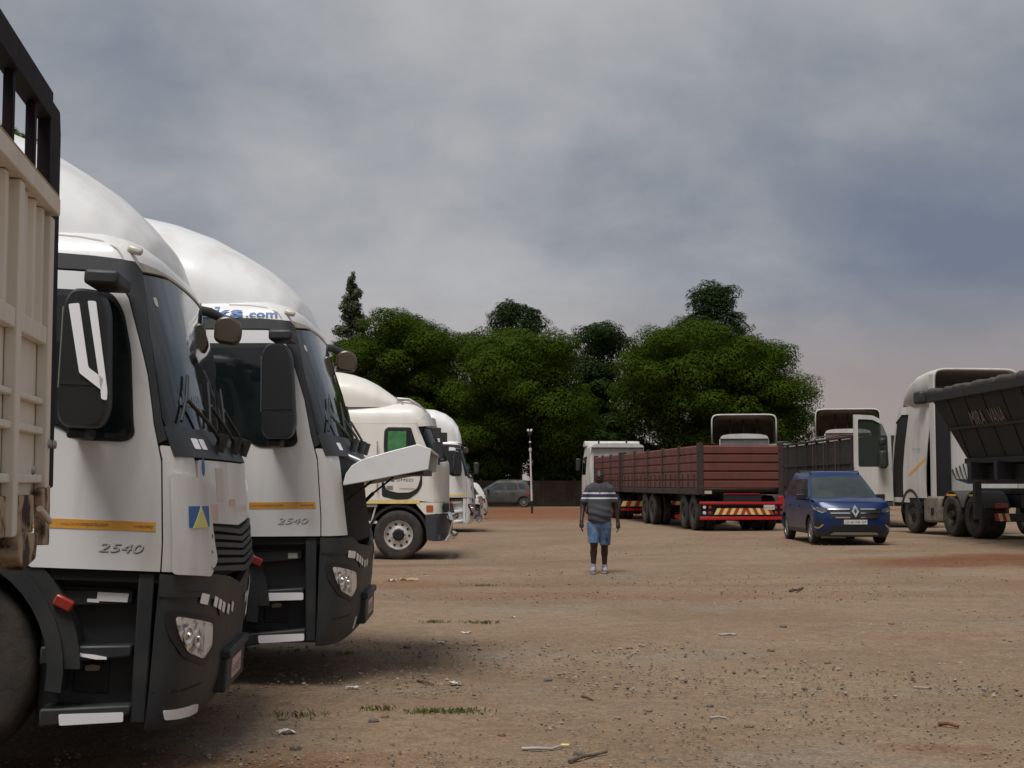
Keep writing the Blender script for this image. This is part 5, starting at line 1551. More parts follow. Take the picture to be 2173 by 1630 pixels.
def car(name, label, loc, phi, paint, cat='car', scale=(1, 1, 1), front=True, rails=True, plate=None, dark_trim=PLAST):
    o = thing(name, label, cat, loc, (0, 0, phi)); o.scale = scale
    B = Plan([.18, .30, .45, .62, .78, .88, .95, 1.02], [1.58] * 8, [.30, .38, .41, .41, .37, .30, .22, .16], [.80, .85, .865, .87, .87, .86, .845, .82], n=2.5, ref=(.4, .86))
    Bk = Plan([.18, .30, .50, .75, .95, 1.02], [1.62] * 6, [.26, .36, .38, .34, .28, .26], [.80, .85, .865, .87, .855, .82], n=3.2, ref=(.36, .86))
    C = Plan([.95, 1.05, 1.2, 1.4, 1.52, 1.60], [1.02, .92, .70, .36, .16, .02], [.20, .22, .22, .21, .20, .18], [.80, .775, .735, .675, .635, .60], n=2.6, ref=(.2, .75))
    Ck = Half(Plan([.95, 1.05, 1.2, 1.4, 1.52, 1.60], [1.70, 1.70, 1.66, 1.56, 1.48, 1.42], [.20, .20, .20, .18, .16, .14], [.80, .775, .735, .675, .635, .60], n=3, ref=(.2, .75)))
    Bb = Half(Bk); L2 = 2 * B.L; LC = 2 * C.L
    wx = (1.20, -1.43)
    # inner dark tub
    m = MB(); m.b2(-1.75, 1.70, -.70, .70, .20, .92); m.build('floor_pan', GAP, o)
    # side panels with wheel arches
    for sg in (0, 1):
        def fl(pl): return [(L2 - q, z) for q, z in reversed(pl)] if sg else pl
        arch = lambda cx, a0, a1: [(cx - 1.58 + .375 * math.cos(a), .31 + .375 * math.sin(a)) for a in np.linspace(a0, a1, 15)]
        side = [(-3.25, 1.00), (-3.25, .30)] + arch(wx[1], R(180), R(0)) + [(wx[1] - 1.58 + .375, .25)] + [(wx[0] - 1.58 - .375, .25)] + arch(wx[0], R(180), R(0)) + [(.0, .30), (.0, .93), (-.5, .985), (-1.6, 1.00)]
        body = panel('side_body', B, fl(side), paint, o, off=0, th=.03, res=.09)
        for x in (.62, -.42, -1.35):
            panel('door_gap', B, fl(rect(x - 1.58 - .004, x - 1.58 + .004, .34, .985)), GAP, body, off=.002, th=.002, res=.2)
        for a in (.15, -.85):
            panel('handle', B, fl(rnd(rect(a - 1.66, a - 1.48, .83, .865), .01)), paint, body, off=.025, th=.02, res=.2)
        panel('sill_trim', B, fl(rect(wx[1] - 1.58 + .38, wx[0] - 1.58 - .38, .235, .33)), dark_trim, o, off=.006, th=.03, res=.15)
        for cx in wx:
            rim = [(cx - 1.58 + r_ * math.cos(a), .31 + r_ * math.sin(a)) for r_, rg in ((.40, np.linspace(R(172), R(8), 16)), (.355, np.linspace(R(8), R(172), 16))) for a in rg]
            panel('arch_trim', B, fl(rim), dark_trim, o, off=.008, th=.04, res=.12)
        # glasshouse side windows
        def fc(pl): return [(LC - q, z) for q, z in reversed(pl)] if sg else pl
        xs = lambda z: float(np.interp(z, C.z, C.xs))
        def w_(pts): return fc([(x - xs(z), z) for x, z in pts])
        panel('side_window', C, w_([(.72, 1.035), (.24, 1.46), (-.30, 1.475), (-.36, 1.035)]), CARGLASS, o, off=.006, th=.02, res=.15)
        panel('side_window', C, w_([(-.42, 1.04), (-.37, 1.475), (-1.0, 1.46), (-1.12, 1.06)]), CARGLASS, o, off=.006, th=.02, res=.15)
        panel('side_window', C, w_([(-1.18, 1.09), (-1.06, 1.455), (-1.38, 1.43), (-1.56, 1.13)]), CARGLASS, o, off=.006, th=.02, res=.15)
        s_ = 1 if sg else -1
        m = MB(); m.box((.66, s_ * .93, 1.05), (.11, .20, .14)); m.b2(.62, .70, s_ * .78, s_ * .86, .99, 1.03); m.build('door_mirror', BLACK, o, bevel=.035)
        if rails:
            m = MB(); m.tube([(.15, s_ * .57, 1.60), (.02, s_ * .58, 1.655), (-1.0, s_ * .58, 1.665), (-1.18, s_ * .57, 1.60)], .016, 6); m.build('roof_rail', BLACK, o, smooth=60)
    # glasshouse shell and roof
    m = MB(); zs = [.95, 1.05, 1.2, 1.4, 1.52, 1.60]; ring = []
    qf = np.linspace(0, LC, 28); qb = np.linspace(0, 2 * Ck.L, 28)
    for z in zs: ring.append([C.at(q, z) for q in qf] + [Ck.at(q, z) for q in qb])
    for ins, dz in ((.04, .025), (.15, .045), (.40, .058)):
        ring.append([Vector((p.x * (1 - ins) - .7 * ins, p.y * (1 - ins), 1.60 + dz)) for p in ring[5]])
    w = len(ring[0]); vs = [p for r_ in ring for p in r_]
    fs = [(j * w + i, j * w + (i + 1) % w, (j + 1) * w + (i + 1) % w, (j + 1) * w + i) for j in range(len(ring) - 1) for i in range(w)] + [tuple((len(ring) - 1) * w + i for i in range(w))]
    m.add(vs, fs); m.build('cabin', paint, o, smooth=50)
    panel('windscreen', C, [(.10, 1.04), (LC - .10, 1.04), (LC - .13, 1.50), (C.L, 1.535), (.13, 1.50)], CARGLASS, o, off=.008, th=.01, res=.09)
    panel('rear_window', Ck, [(.12, 1.10), (2 * Ck.L - .12, 1.10), (2 * Ck.L - .15, 1.48), (.15, 1.48)], CARGLASS, o, off=.008, th=.01, res=.1)
    # bonnet
    def hood(u, v):
        y = -.815 + 1.63 * u; k = abs(y) / .87
        xf = 1.58 + .235 * max(0., 1 - k ** 2.5) ** .4; xr = 1.0 + .16 * (1 - k ** 2)
        return (xf + (xr - xf) * v, y * (1 + .02 * v), .945 + .115 * math.sin(v * math.pi / 2) ** .75 - .05 * (k ** 4) + .012 * math.cos(u * math.pi * 4) * v)
    m = MB(); m.grid(hood, 28, 14); m.build('bonnet', paint, o, smooth=60, recalc=False)
    # nose
    panel('front_bumper', B, [(.0, .27), (L2, .27), (L2, .93), (L2 - .25, .94), (B.L, .945), (.25, .94), (.0, .93)], paint, o, off=0, th=.03, res=.06)
    panel('lower_grille', B, rnd([(.42, .30), (L2 - .42, .30), (L2 - .55, .43), (.55, .43)], .04), BLACK, o, off=.006, th=.01, res=.08)
    panel('chin', B, [(.02, .17), (L2 - .02, .17), (L2 - .02, .285), (.02, .285)], dark_trim, o, off=.008, th=.03, res=.08)
    panel('skid_plate', B, rnd([(.48, .225), (L2 - .48, .225), (L2 - .56, .275), (.56, .275)], .02), STEEL, o, off=.022, th=.012, res=.08)
    gr = panel('grille', B, rnd([(.44, .80), (L2 - .44, .80), (L2 - .52, .62), (L2 - .66, .565), (.66, .565), (.52, .62)], .03), BLACK, o, off=.008, th=.01, res=.07)
    for z, a in ((.785, .46), (.70, .52), (.605, .62)):
        for q0, q1 in ((a, B.L - .12), (B.L + .12, L2 - a)):
            panel('chrome_bar', B, rect(q0, q1, z - .013, z + .013), CHROME, gr, off=.018, th=.01, res=.08)
    cq = B.L
    em = panel('emblem', B, [(cq, .865), (cq + .085, .735), (cq, .605), (cq - .085, .735)], CHROME, o, off=.035, th=.025, res=.06)
    panel('emblem_core', B, [(cq, .80), (cq + .032, .735), (cq, .67), (cq - .032, .735)], BLACK, em, off=.037, th=.006, res=.06)
    for sg in (0, 1):
        def fl(pl): return [(L2 - q, z) for q, z in reversed(pl)] if sg else pl
        hl = panel('headlight', B, fl(rnd([(-.10, .87), (.10, .80), (.36, .70), (.44, .72), (.42, .795), (.20, .835)], .02)), mat('smoked_lamp', (.10, .10, .11), .12, .3, col2=(.45, .45, .45), nscale=18, nthr=(.55, .7)), o, off=.010, th=.01, res=.06)
        panel('lamp_edge', B, fl([(-.06, .855), (.11, .79), (.34, .70), (.36, .712), (.12, .806), (-.05, .868)]), CHROME, hl, off=.013, th=.004, res=.08)
        panel('fog_recess', B, fl(rnd([(.08, .52), (.34, .52), (.36, .44), (.20, .36), (.12, .38)], .03)), BLACK, o, off=.007, th=.008, res=.07)
        fg = panel('fog_trim', B, fl([(.10, .385), (.20, .35), (.30, .385), (.37, .45), (.33, .45), (.27, .405), (.20, .38), (.13, .405)]), CHROME, o, off=.012, th=.006, res=.06)
    if plate:
        pf = Flat((1.995, .0, .0), (0, 1, 0), (0, 0, 1))
        m = MB(); m.b2(1.985, 1.995, -.26, .26, .455, .555); pl = m.build('number_plate', PLATEW, o)
        text('plate_text', pf, plate, -.24, .475, .085, NAVY, pl, off=.003, width=.48)
    # tail
    panel('rear_bumper', Bb, rect(0, 2 * Bk.L, .27, .98), paint, o, off=0, th=.03, res=.1)
    panel('rear_apron', Bb, rect(.05, 2 * Bk.L - .05, .20, .36), dark_trim, o, off=.006, th=.03, res=.12)
    for sg in (0, 1):
        pl = rnd([(-.12, .78), (.22, .76), (.24, .95), (-.06, .97)], .03)
        panel('tail_lamp', Bb, [(2 * Bk.L - q, z) for q, z in reversed(pl)] if sg else pl, REDLENS, o, off=.008, th=.01, res=.08)
    for cx in wx:
        for s_ in (-1, 1): wheel(o, cx, s_ * .745, .31, r=.31, w=.20, rim_r=.215, out=s_, kind='alloy')
    return o


BLUECAR = mat('metallic_blue', (.004, .022, .092), .36, .2, coat=.35, spec=.4)
CARW = mat('car_white', (.62, .60, .56), .35, coat=.4)
SILVER = mat('shaded_dusty_silver', (.075, .075, .072), .6, .1, col2=(.04, .037, .034), nscale=1.5, nthr=(.4, .7))  # dusty silver with the tree shade mixed into its colour
car('blue_car', 'metallic blue people carrier with silver diamond emblem in the middle of the yard', (7.63, 33.85, .125), R(-89), BLUECAR, plate='LD 60 NR GP')
car('hatchback', 'white hatchback half hidden behind the furthest white truck', (PX(995, 58) - 1.2, 58.6, .0), R(188), CARW, scale=(.98, .98, .92), rails=False)
car('estate_car', 'dusty silver off-road estate car in the shade under the trees', (PX(1062, 88.5), 88.5, 0), R(176), SILVER, scale=(1.05, 1.0, 1.02), rails=True)

# ------------------------------------------------------------------ lamp post


def lamp_post():
    x, y = PX(1129, 70), 70.
    o = thing('lamp_post', 'slim white post with a black foot and small twin lamp head', 'lamp post', (x, y, 0), (0, R(-1.6), 0))
    m = MB(); m.tube([(0, 0, 0), (0, 0, .62)], .055, 10); m.build('foot', BLACK, o, smooth=60)
    m = MB(); m.tube([(0, 0, .60), (0, 0, 1.8), (0, 0, 3.15)], [.05, .045, .042], 10); m.build('pole', DWHITE, o, smooth=60)
    m = MB(); m.tube([(0, 0, 3.05), (0, 0, 3.22)], .07, 10); m.build('collar', DWHITE, o, bevel=.01)
    m = MB(); m.tube([(0, 0, 3.22), (0, 0, 4.05)], .025, 8); m.build('mast', BLACK, o, smooth=60)
    m = MB(); m.lathe([(.001, -.06), (.05, -.04), (.06, 0), (.05, .04), (.001, .06)], 10, fn=lambda r_, h, a: (r_ * math.cos(a), r_ * math.sin(a), 3.50 + h)); m.build('knob', DWHITE, o, smooth=60)
    for s_ in (-1, 1):
        m = MB(); m.box((s_ * .075, -.02, 4.08), (.11, .12, .14), Matrix.Rotation(s_ * .3, 3, 'Y')); m.build('lamp_head', CARW, o, bevel=.03)
    m = MB(); m.box((0, 0, 3.92), (.20, .10, .16)); m.build('lamp_box', BLACK, o, bevel=.02)


lamp_post()
# ------------------------------------------------------------------ person walking towards the camera


def surface_net(G, org, h):
    """closed surface of the zero level of a distance grid"""
    nx, ny, nz = G.shape
    ins = G < 0
    c = np.zeros((nx - 1, ny - 1, nz - 1), int)
    for i in (0, 1):
        for j in (0, 1):
            for k in (0, 1): c += ins[i:nx - 1 + i, j:ny - 1 + j, k:nz - 1 + k]
    act = (c > 0) & (c < 8)
    idx = -np.ones(act.shape, int); cells = np.argwhere(act); idx[act] = np.arange(len(cells))
    acc = np.zeros((len(cells), 3)); cnt = np.zeros(len(cells))
    cor = [(i, j, k) for i in (0, 1) for j in (0, 1) for k in (0, 1)]
    for a in cor:
        for ax in range(3):
            if a[ax]: continue
            b = list(a); b[ax] = 1
            va = G[cells[:, 0] + a[0], cells[:, 1] + a[1], cells[:, 2] + a[2]]; vb = G[cells[:, 0] + b[0], cells[:, 1] + b[1], cells[:, 2] + b[2]]
            m = (va < 0) != (vb < 0)
            t = np.where(m, va / np.where(va == vb, 1, va - vb), 0)
            p = np.tile(np.array(a, float), (len(cells), 1)); p[:, ax] += t
            acc[m] += p[m]; cnt[m] += 1
    V = (cells + acc / cnt[:, None]) * h + np.array(org)
    F = []
    for ax in range(3):
        b, c2 = [(1, 2), (2, 0), (0, 1)][ax]
        sl0 = [slice(1, n - 1) for n in G.shape]; sl1 = list(sl0)
        sl0[ax] = slice(0, G.shape[ax] - 1); sl1[ax] = slice(1, G.shape[ax])
        s0, s1 = ins[tuple(sl0)], ins[tuple(sl1)]
        for flip, m in ((False, s0 & ~s1), (True, ~s0 & s1)):
            e = np.argwhere(m)
            if not len(e): continue
            off = np.ones(3, int); off[ax] = 0
            e = e + off
            def cell(db, dc):
                q = e.copy(); q[:, b] -= db; q[:, c2] -= dc
                return idx[q[:, 0], q[:, 1], q[:, 2]]
            quad = np.stack([cell(1, 1), cell(0, 1), cell(0, 0), cell(1, 0)], 1)
            F.append(quad[:, ::-1] if flip else quad)
    F = np.concatenate(F); F = F[(F >= 0).all(1)]
    return V, F


class Field:
    def __init__(s, lo, hi, h):
        s.h = h; s.lo = lo
        ax = [np.arange(l, u + h, h) for l, u in zip(lo, hi)]
        s.X, s.Y, s.Z = np.meshgrid(*ax, indexing='ij'); s.D = np.full(s.X.shape, 9.)

    def cone(s, a, b, ra, rb, sy=1.):
        """tapered limb; sy flattens it front to back"""
        a, b = np.array(a, float), np.array(b, float); d = b - a
        px, py, pz = s.X - a[0], (s.Y - a[1]), s.Z - a[2]
        t = np.clip((px * d[0] + py * d[1] + pz * d[2]) / (d @ d + 1e-9), 0, 1)
        q = np.sqrt((px - t * d[0]) ** 2 + ((py - t * d[1]) / sy) ** 2 + (pz - t * d[2]) ** 2)
        return (q - (ra + (rb - ra) * t)) * min(1., sy)

    def ball(s, c, r):
        q = np.sqrt(((s.X - c[0]) / r[0]) ** 2 + ((s.Y - c[1]) / r[1]) ** 2 + ((s.Z - c[2]) / r[2]) ** 2)
        return (q - 1) * min(r)

    def add(s, d, k=.03):
        hh = np.clip(.5 + .5 * (s.D - d) / k, 0, 1)
        s.D = s.D * (1 - hh) + d * hh - k * hh * (1 - hh)

    def cut(s, d): s.D = np.maximum(s.D, d)

    def obj(s, name, m, par):
        V, F = surface_net(s.D, s.lo, s.h)
        me = bpy.data.meshes.new(name); me.from_pydata(V.tolist(), [], F.tolist())
        bm = bmesh.new(); bm.from_mesh(me); bmesh.ops.recalc_face_normals(bm, faces=bm.faces); bmesh.ops.smooth_vert(bm, verts=bm.verts, factor=.4, use_axis_x=True, use_axis_y=True, use_axis_z=True); bm.to_mesh(me); bm.free()
        me.polygons.foreach_set('use_smooth', [True] * len(me.polygons)); me.materials.append(m)
        o = bpy.data.objects.new(name, me); COL.objects.link(o); o.parent = par
        return o


def shirt_material():
    m = mat('grey_polo_knit', (.085, .088, .105), .85, bump=.3, bscale=90)
    nt = m.node_tree; N, Lk = nt.nodes.new, nt.links.new; b = nt.nodes['Principled BSDF']
    tc = N('ShaderNodeTexCoord'); sp = N('ShaderNodeSeparateXYZ'); Lk(tc.outputs['Object'], sp.inputs[0])
    rp = N('ShaderNodeValToRGB'); rp.color_ramp.interpolation = 'CONSTANT'
    mr = N('ShaderNodeMapRange'); Lk(sp.outputs[2], mr.inputs[0]); mr.inputs[1].default_value = 1.0; mr.inputs[2].default_value = 1.6
    Lk(mr.outputs[0], rp.inputs[0])
    g = (.050, .051, .062, 1); w = (.55, .54, .52, 1); n = (.018, .022, .060, 1)
    e = rp.color_ramp.elements
    while len(e) < 6: e.new(.5)
    for el, (z, c) in zip(e, [(1.0, g), (1.262, w), (1.288, n), (1.346, w), (1.372, g), (1.59, g)]):
        el.position = (z - 1.0) / .6; el.color = c
    Lk(rp.outputs[0], b.inputs['Base Color'])
    return m


def person():
    X0, Y0 = 1.50, 24.5
    o = thing('person', 'man in striped grey polo shirt and ripped denim shorts walking towards the camera', 'person', (X0, Y0, gz(X0, Y0) + .005), (0, 0, R(-3)))
    SKIN = mat('dark_skin', (.034, .017, .012), .5, spec=.4)
    DEN = mat('denim', (.050, .105, .215), .85, col2=(.17, .25, .34), nscale=7, nthr=(.45, .72), bump=.3, bscale=80)
    SHOE = mat('grey_canvas', (.26, .255, .28), .8)
    HAIR = mat('black_hair', (.006, .005, .005), .8, bump=.5, bscale=150)
    # ---- body, one continuous surface (facing -y)
    b = Field((-.46, -.30, -.02), (.46, .28, 1.80), .0105)
    hip = {-1: (-.105, .01, .88), 1: (.095, .0, .88)}
    knee = {-1: (-.095, -.075, .50), 1: (.085, .035, .49)}
    ank = {-1: (-.108, -.02, .075), 1: (.085, .10, .085)}
    sh = {-1: (-.180, .0, 1.425), 1: (.180, .0, 1.43)}
    elb = {-1: (-.282, .0, 1.125), 1: (.280, .075, 1.125)}
    wri = {-1: (-.305, -.13, .885), 1: (.318, .045, .865)}
    b.add(b.cone((0, .02, 1.42), (0, .01, 1.20), .165, .165, .72), .02); b.add(b.cone((0, .0, 1.20), (0, -.005, 1.02), .165, .185, .80), .05)
    b.add(b.cone((0, .0, 1.00), (0, .01, .88), .18, .165, .80), .05)
    b.add(b.cone((-.13, .01, 1.44), (.13, .01, 1.44), .065, .065, .9), .05)
    b.add(b.cone((0, .02, 1.46), (0, -.01, 1.585), .062, .058), .03)
    b.add(b.ball((0, -.015, 1.655), (.078, .096, .112)), .03); b.add(b.ball((0, -.045, 1.600), (.058, .062, .062)), .03)
    b.add(b.ball((0, -.115, 1.638), (.017, .022, .022)), .02)
    for s_ in (-1, 1):
        b.add(b.ball((s_ * .080, .0, 1.645), (.012, .022, .032)), .012)
        b.add(b.ball((s_ * .030, -.098, 1.672), (.024, .014, .008)), .012)
        b.add(b.cone(sh[s_], elb[s_], .062, .047), .04); b.add(b.cone(elb[s_], wri[s_], .046, .029), .02)
        b.add(b.cone(hip[s_], knee[s_], .098, .064), .04); b.add(b.cone(knee[s_], (knee[s_][0] * .5 + ank[s_][0] * .5, .02 + (knee[s_][1] + ank[s_][1]) / 2, .34), .060, .058), .03)
        b.add(b.cone((knee[s_][0] * .5 + ank[s_][0] * .5, .015 + (knee[s_][1] + ank[s_][1]) / 2, .34), ank[s_], .057, .036), .02)
        b.add(b.cone(ank[s_], (ank[s_][0] - .01, ank[s_][1] - .14, .04), .036, .032), .02)
        # palm and five fingers, slightly curled
        w = np.array(wri[s_]); pal = w + np.array([s_ * .002, -.012, -.075])
        b.add(b.cone(w, pal, .030, .042, .75), .015)
        for k, (dy, ln) in enumerate([(-.030, .070), (-.010, .080), (.011, .075), (.030, .058)]):
            r0 = pal + np.array([0, dy, -.028]); r1 = r0 + np.array([-s_ * .004, -.003, -ln * .55]); r2 = r1 + np.array([-s_ * .022, -.006, -ln * .42])
            b.add(b.cone(r0, r1, .0120, .0112), .006); b.add(b.cone(r1, r2, .0112, .0098), .004)
        t0 = w + np.array([-s_ * .004, -.030, -.035]); t1 = t0 + np.array([-s_ * .014, -.026, -.035]); t2 = t1 + np.array([-s_ * .010, -.004, -.032])
        b.add(b.cone(t0, t1, .0135, .0115), .008); b.add(b.cone(t1, t2, .0115, .0095), .004)
    b.obj('body', SKIN, o)
    # ---- clothes
    c = Field((-.42, -.26, .82), (.42, .26, 1.60), .0095)
    c.add(c.cone((0, .02, 1.42), (0, .01, 1.20), .188, .186, .74), .02); c.add(c.cone((0, -.005, 1.20), (0, -.012, 1.03), .186, .206, .84), .05)
    c.add(c.cone((0, -.005, 1.02), (0, .0, .85), .203, .196, .84), .05)
    c.add(c.cone((0, .01, 1.475), (-.165, .01, 1.425), .068, .066, .95), .04); c.add(c.cone((0, .01, 1.475), (.165, .01, 1.425), .068, .066, .95), .04)
    for s_ in (-1, 1):
        a, e = np.array(sh[s_]), np.array(elb[s_]); q = a + (e - a) * .78
        c.add(c.cone(a, q, .068, .078), .03)
    fold = .006 * np.sin(c.Z * 55 + np.sin(c.X * 9) * 2) * np.clip((1.25 - c.Z) * 4, 0, 1)
    c.D = c.D + fold
    c.cut(.862 + .012 * np.sin(c.X * 14) - c.Z); c.cut(np.where(np.abs(c.X) > .20, 1.205 - c.Z + (np.abs(c.X) - .28) * .25, -1)); c.cut(c.Z - 1.535)
    c.cut(-c.cone((0, -.02, 1.50), (0, -.035, 1.60), .062, .075))
    s = c.obj('polo_shirt', shirt_material(), o)
    k = Field((-.12, -.14, 1.44), (.12, .14, 1.60), .008)
    k.add(k.cone((0, .012, 1.50), (0, .0, 1.548), .092, .082), .01); k.cut(-k.cone((0, .012, 1.48), (0, -.012, 1.60), .072, .070)); k.cut(1.492 - .0 - k.Z + (k.Y) * .15); k.cut(k.Z - 1.558 - k.Y * .35)
    k.obj('collar', mat('polo_collar', (.070, .072, .085), .85), s)
    m = MB(); m.box((.004, -.128, 1.44), (.022, .006, .13), Matrix.Rotation(-.12, 3, 'X')); m.build('placket', mat('polo_collar', (.070, .072, .085), .85), s)
    d = Field((-.30, -.26, .42), (.30, .26, .92), .0095)
    d.add(d.cone((0, .0, .90), (0, .01, .84), .186, .180, .84), .03)
    for s_ in (-1, 1):
        e = np.array(knee[s_])
        d.add(d.cone((hip[s_][0], hip[s_][1], .84), (e[0] + s_ * .006, e[1], .46), .112, .094), .03)
    d.cut(np.where(d.X < 0, .515, .472) - d.Z); d.cut(d.Z - .895)
    sd = d.obj('denim_shorts', DEN, o)
    TEAR = mat('tear_dark', (.03, .02, .018), .9)
    for (x, z, w, h) in ((-.098, .665, .030, .10), (.128, .59, .055, .028)):
        m = MB(); n = 10
        ring = [(x + w * .5 * math.cos(a) * (1 + .3 * math.sin(3 * a)), z + h * .5 * math.sin(a)) for a in [2 * math.pi * i / n for i in range(n)]]
        cy = -.118 + abs(x) * .10
        m.prism(ring, lambda a, b_, t: (a, t, b_), cy, cy + .03); m.build('tear', TEAR, sd)
    for s_ in (-1, 1):
        f = Field((-.26, -.30, -.02), (.24, .16, .22), .009)
        a = ank[s_]; lift = .0 if s_ < 0 else .0
        f.add(f.cone((a[0], a[1] + .02, .055), (a[0] - .012 * s_ * -1, a[1] - .155, .045), .052, .046), .03)
        f.add(f.cone((a[0], a[1] + .005, .06), (a[0], a[1], .15 if s_ < 0 else .125), .050, .047), .02)
        f.cut(.004 - f.Z); f.cut(f.Z - (.165 if s_ < 0 else .14))
        sh_ = f.obj('shoe', SHOE, o)
        m = MB(); pts = [(a[0] + .058 * math.cos(t) * 1.0, a[1] - .07 + .150 * math.sin(t)) for t in [2 * math.pi * i / 18 for i in range(18)]]
        m.prism(pts, lambda x, y, z: (x, y, z), .0, .022); m.build('sole', mat('shoe_sole', (.34, .33, .32), .8), sh_)
    # hair cap, eyes, lips
    hcap = Field((-.12, -.14, 1.60), (.12, .14, 1.80), .008)
    hcap.add(hcap.ball((0, -.010, 1.660), (.084, .101, .116)), .01); hcap.cut(1.705 - hcap.Z + (hcap.Y + .02) * -.75)
    hcap.obj('hair', HAIR, o)
    for s_ in (-1, 1):
        m = MB(); m.lathe([(.001, -.012), (.009, -.008), (.012, 0), (.009, .008), (.001, .012)], 10, fn=lambda r_, h, a: (s_ * .030 + r_ * math.cos(a), -.097 + h * .8, 1.660 + r_ * math.sin(a) * .6)); m.build('eye', mat('eye_white', (.30, .27, .25), .3), o, smooth=60)
    m = MB(); m.tube([(-.026, -.100, 1.592), (0, -.112, 1.594), (.026, -.100, 1.592)], [.004, .009, .004], 8); m.build('lips', mat('lips', (.075, .030, .026), .5), o, smooth=60)
    ph = MB(); ph.box((0, 0, 0), (.012, .07, .11)); p = ph.build('phone', mat('pale_phone', (.55, .55, .55), .3), None, bevel=.004)
    p.location = Vector(o.location) + Matrix.Rotation(R(-3), 3, 'Z') @ Vector((.283, .013, .755)); p.rotation_euler = (R(12), R(-28), R(-3))
    tag(p, 'small pale phone held low in the walking man\'s hand', 'phone')


person()
# ------------------------------------------------------------------ small things lying on the ground


def gp(px, py):
    """point of the yard seen at a place of the photograph"""
    p = math.atan(210 / 3018.0); xr = (px - 1086.5) / FPX; yr = (815 - py) / FPX
    d = Vector((xr, math.cos(p) - yr * math.sin(p), math.sin(p) + yr * math.cos(p)))
    t = 1.5 / -d.z
    x, y = d.x * t, d.y * t
    for _ in range(3):
        t = (1.5 - gz(x, y)) / -d.z; x, y = d.x * t, d.y * t
    return Vector((x, y, gz(x, y)))


GROUND = bpy.data.objects['ground']
_dg = None


def drop(x, y):
    """height of the ground mesh"""
    ok, loc, n, i = GROUND.ray_cast((x, y, 3), (0, 0, -1))
    return loc.z if ok else gz(x, y)


bpy.context.view_layer.update()
_d0 = [(1, 0, 0), (-1, 0, 0), (0, 1, 0), (0, -1, 0), (0, 0, 1), (0, 0, -1)]
_f0 = [(0, 2, 4), (2, 1, 4), (1, 3, 4), (3, 0, 4), (2, 0, 5), (1, 2, 5), (3, 1, 5), (0, 3, 5)]


def scatter_stones(name, n, smin, smax, m, seed, box, power=3., thr=-.15):
    g = np.random.default_rng(seed)
    V = []; F = []; base = np.array(_d0)
    cnt = 0
    while cnt < n:
        y = box[2] * (box[3] / box[2]) ** g.random(); x = g.uniform(-1, 1) * (.40 * y + .5)
        if box[0] > x or x > box[1]: continue
        f = math.sin(x * 1.3 + 2) * math.cos(y * .9 + 1) + .6 * math.sin(x * 3.1 + y * 2.2) + .3 * math.sin(y * 5 + x)
        if f + .35 - .12 * max(0, x - .5) < thr and g.random() > .15: continue
        s = smin + (smax - smin) * g.random() ** power
        v = base * s * g.uniform(.55, 1.15, (6, 1)) * np.array([1, 1, .62]); v = v + g.normal(size=(6, 3)) * s * .13
        a = g.uniform(0, 6.28); c, q = math.cos(a), math.sin(a)
        v = np.stack([v[:, 0] * c - v[:, 1] * q, v[:, 0] * q + v[:, 1] * c, v[:, 2]], 1)
        k = 6 * cnt
        V.append(v + np.array([x, y, gz(x, y) + s * .18])); F += [tuple(k + i for i in f_) for f_ in _f0]
        cnt += 1
    me = bpy.data.meshes.new(name); me.from_pydata(np.concatenate(V).tolist(), [], F); me.materials.append(m)
    o = bpy.data.objects.new(name, me); COL.objects.link(o)
    return o


def pebble_material(name, c1, c2):
    m = bpy.data.materials.new(name); m.use_nodes = True
    nt = m.node_tree; b = nt.nodes['Principled BSDF']; b.inputs['Roughness'].default_value = .9
    g = nt.nodes.new('ShaderNodeNewGeometry'); r_ = nt.nodes.new('ShaderNodeValToRGB')
    nt.links.new(g.outputs['Random Per Island'], r_.inputs[0])
    e = r_.color_ramp.elements; e[0].color = (*c1, 1); e[1].color = (*c2, 1)
    nt.links.new(r_.outputs[0], b.inputs['Base Color'])
    return m


PEB = pebble_material('pebble', (.12, .092, .068), (.31, .25, .19))
o = scatter_stones('gravel', 24000, .003, .016, PEB, 1, (-9, 14, 5.0, 24), 3.2)
setting(o, 'stuff'); tag(o, 'fine loose gravel strewn over the near part of the bare yard', 'gravel')
o = scatter_stones('gravel', 11000, .006, .026, PEB, 2, (-9, 16, 10.0, 34), 3.0, -.4)
setting(o, 'stuff'); tag(o, 'coarser loose gravel strewn over the middle of the bare yard', 'gravel')
STONE_LABELS = ['upright grey stone near the sparse grass tuft between the two nearest trucks', 'brown flat stone just right of the upright grey stone',
                'grey stone nearest the bottom left, beside the torn white paper scrap', 'brown stone above the long pale plastic strip', 'grey stone touching the dark dry twig at the bottom edge',
                'brown stone at the edge of the nearest truck shadow, leftmost stone', 'grey stone on the bare yard straight below the walking man', 'brown stone below the pale plastic strip in mid yard',
                'grey stone between the bark strip and the pale plastic strip', 'brown stone in the open right half, below the blue car', 'small grey stone in the open right half, above the bent wire',
                'brown stone left of the bent pale wire', 'grey stone just above the bent pale wire', 'brown stone furthest to the right on the yard', 'grey stone in front of the opened truck, by the tiny paper bit',
                'brown stone right of the bent pale wire']
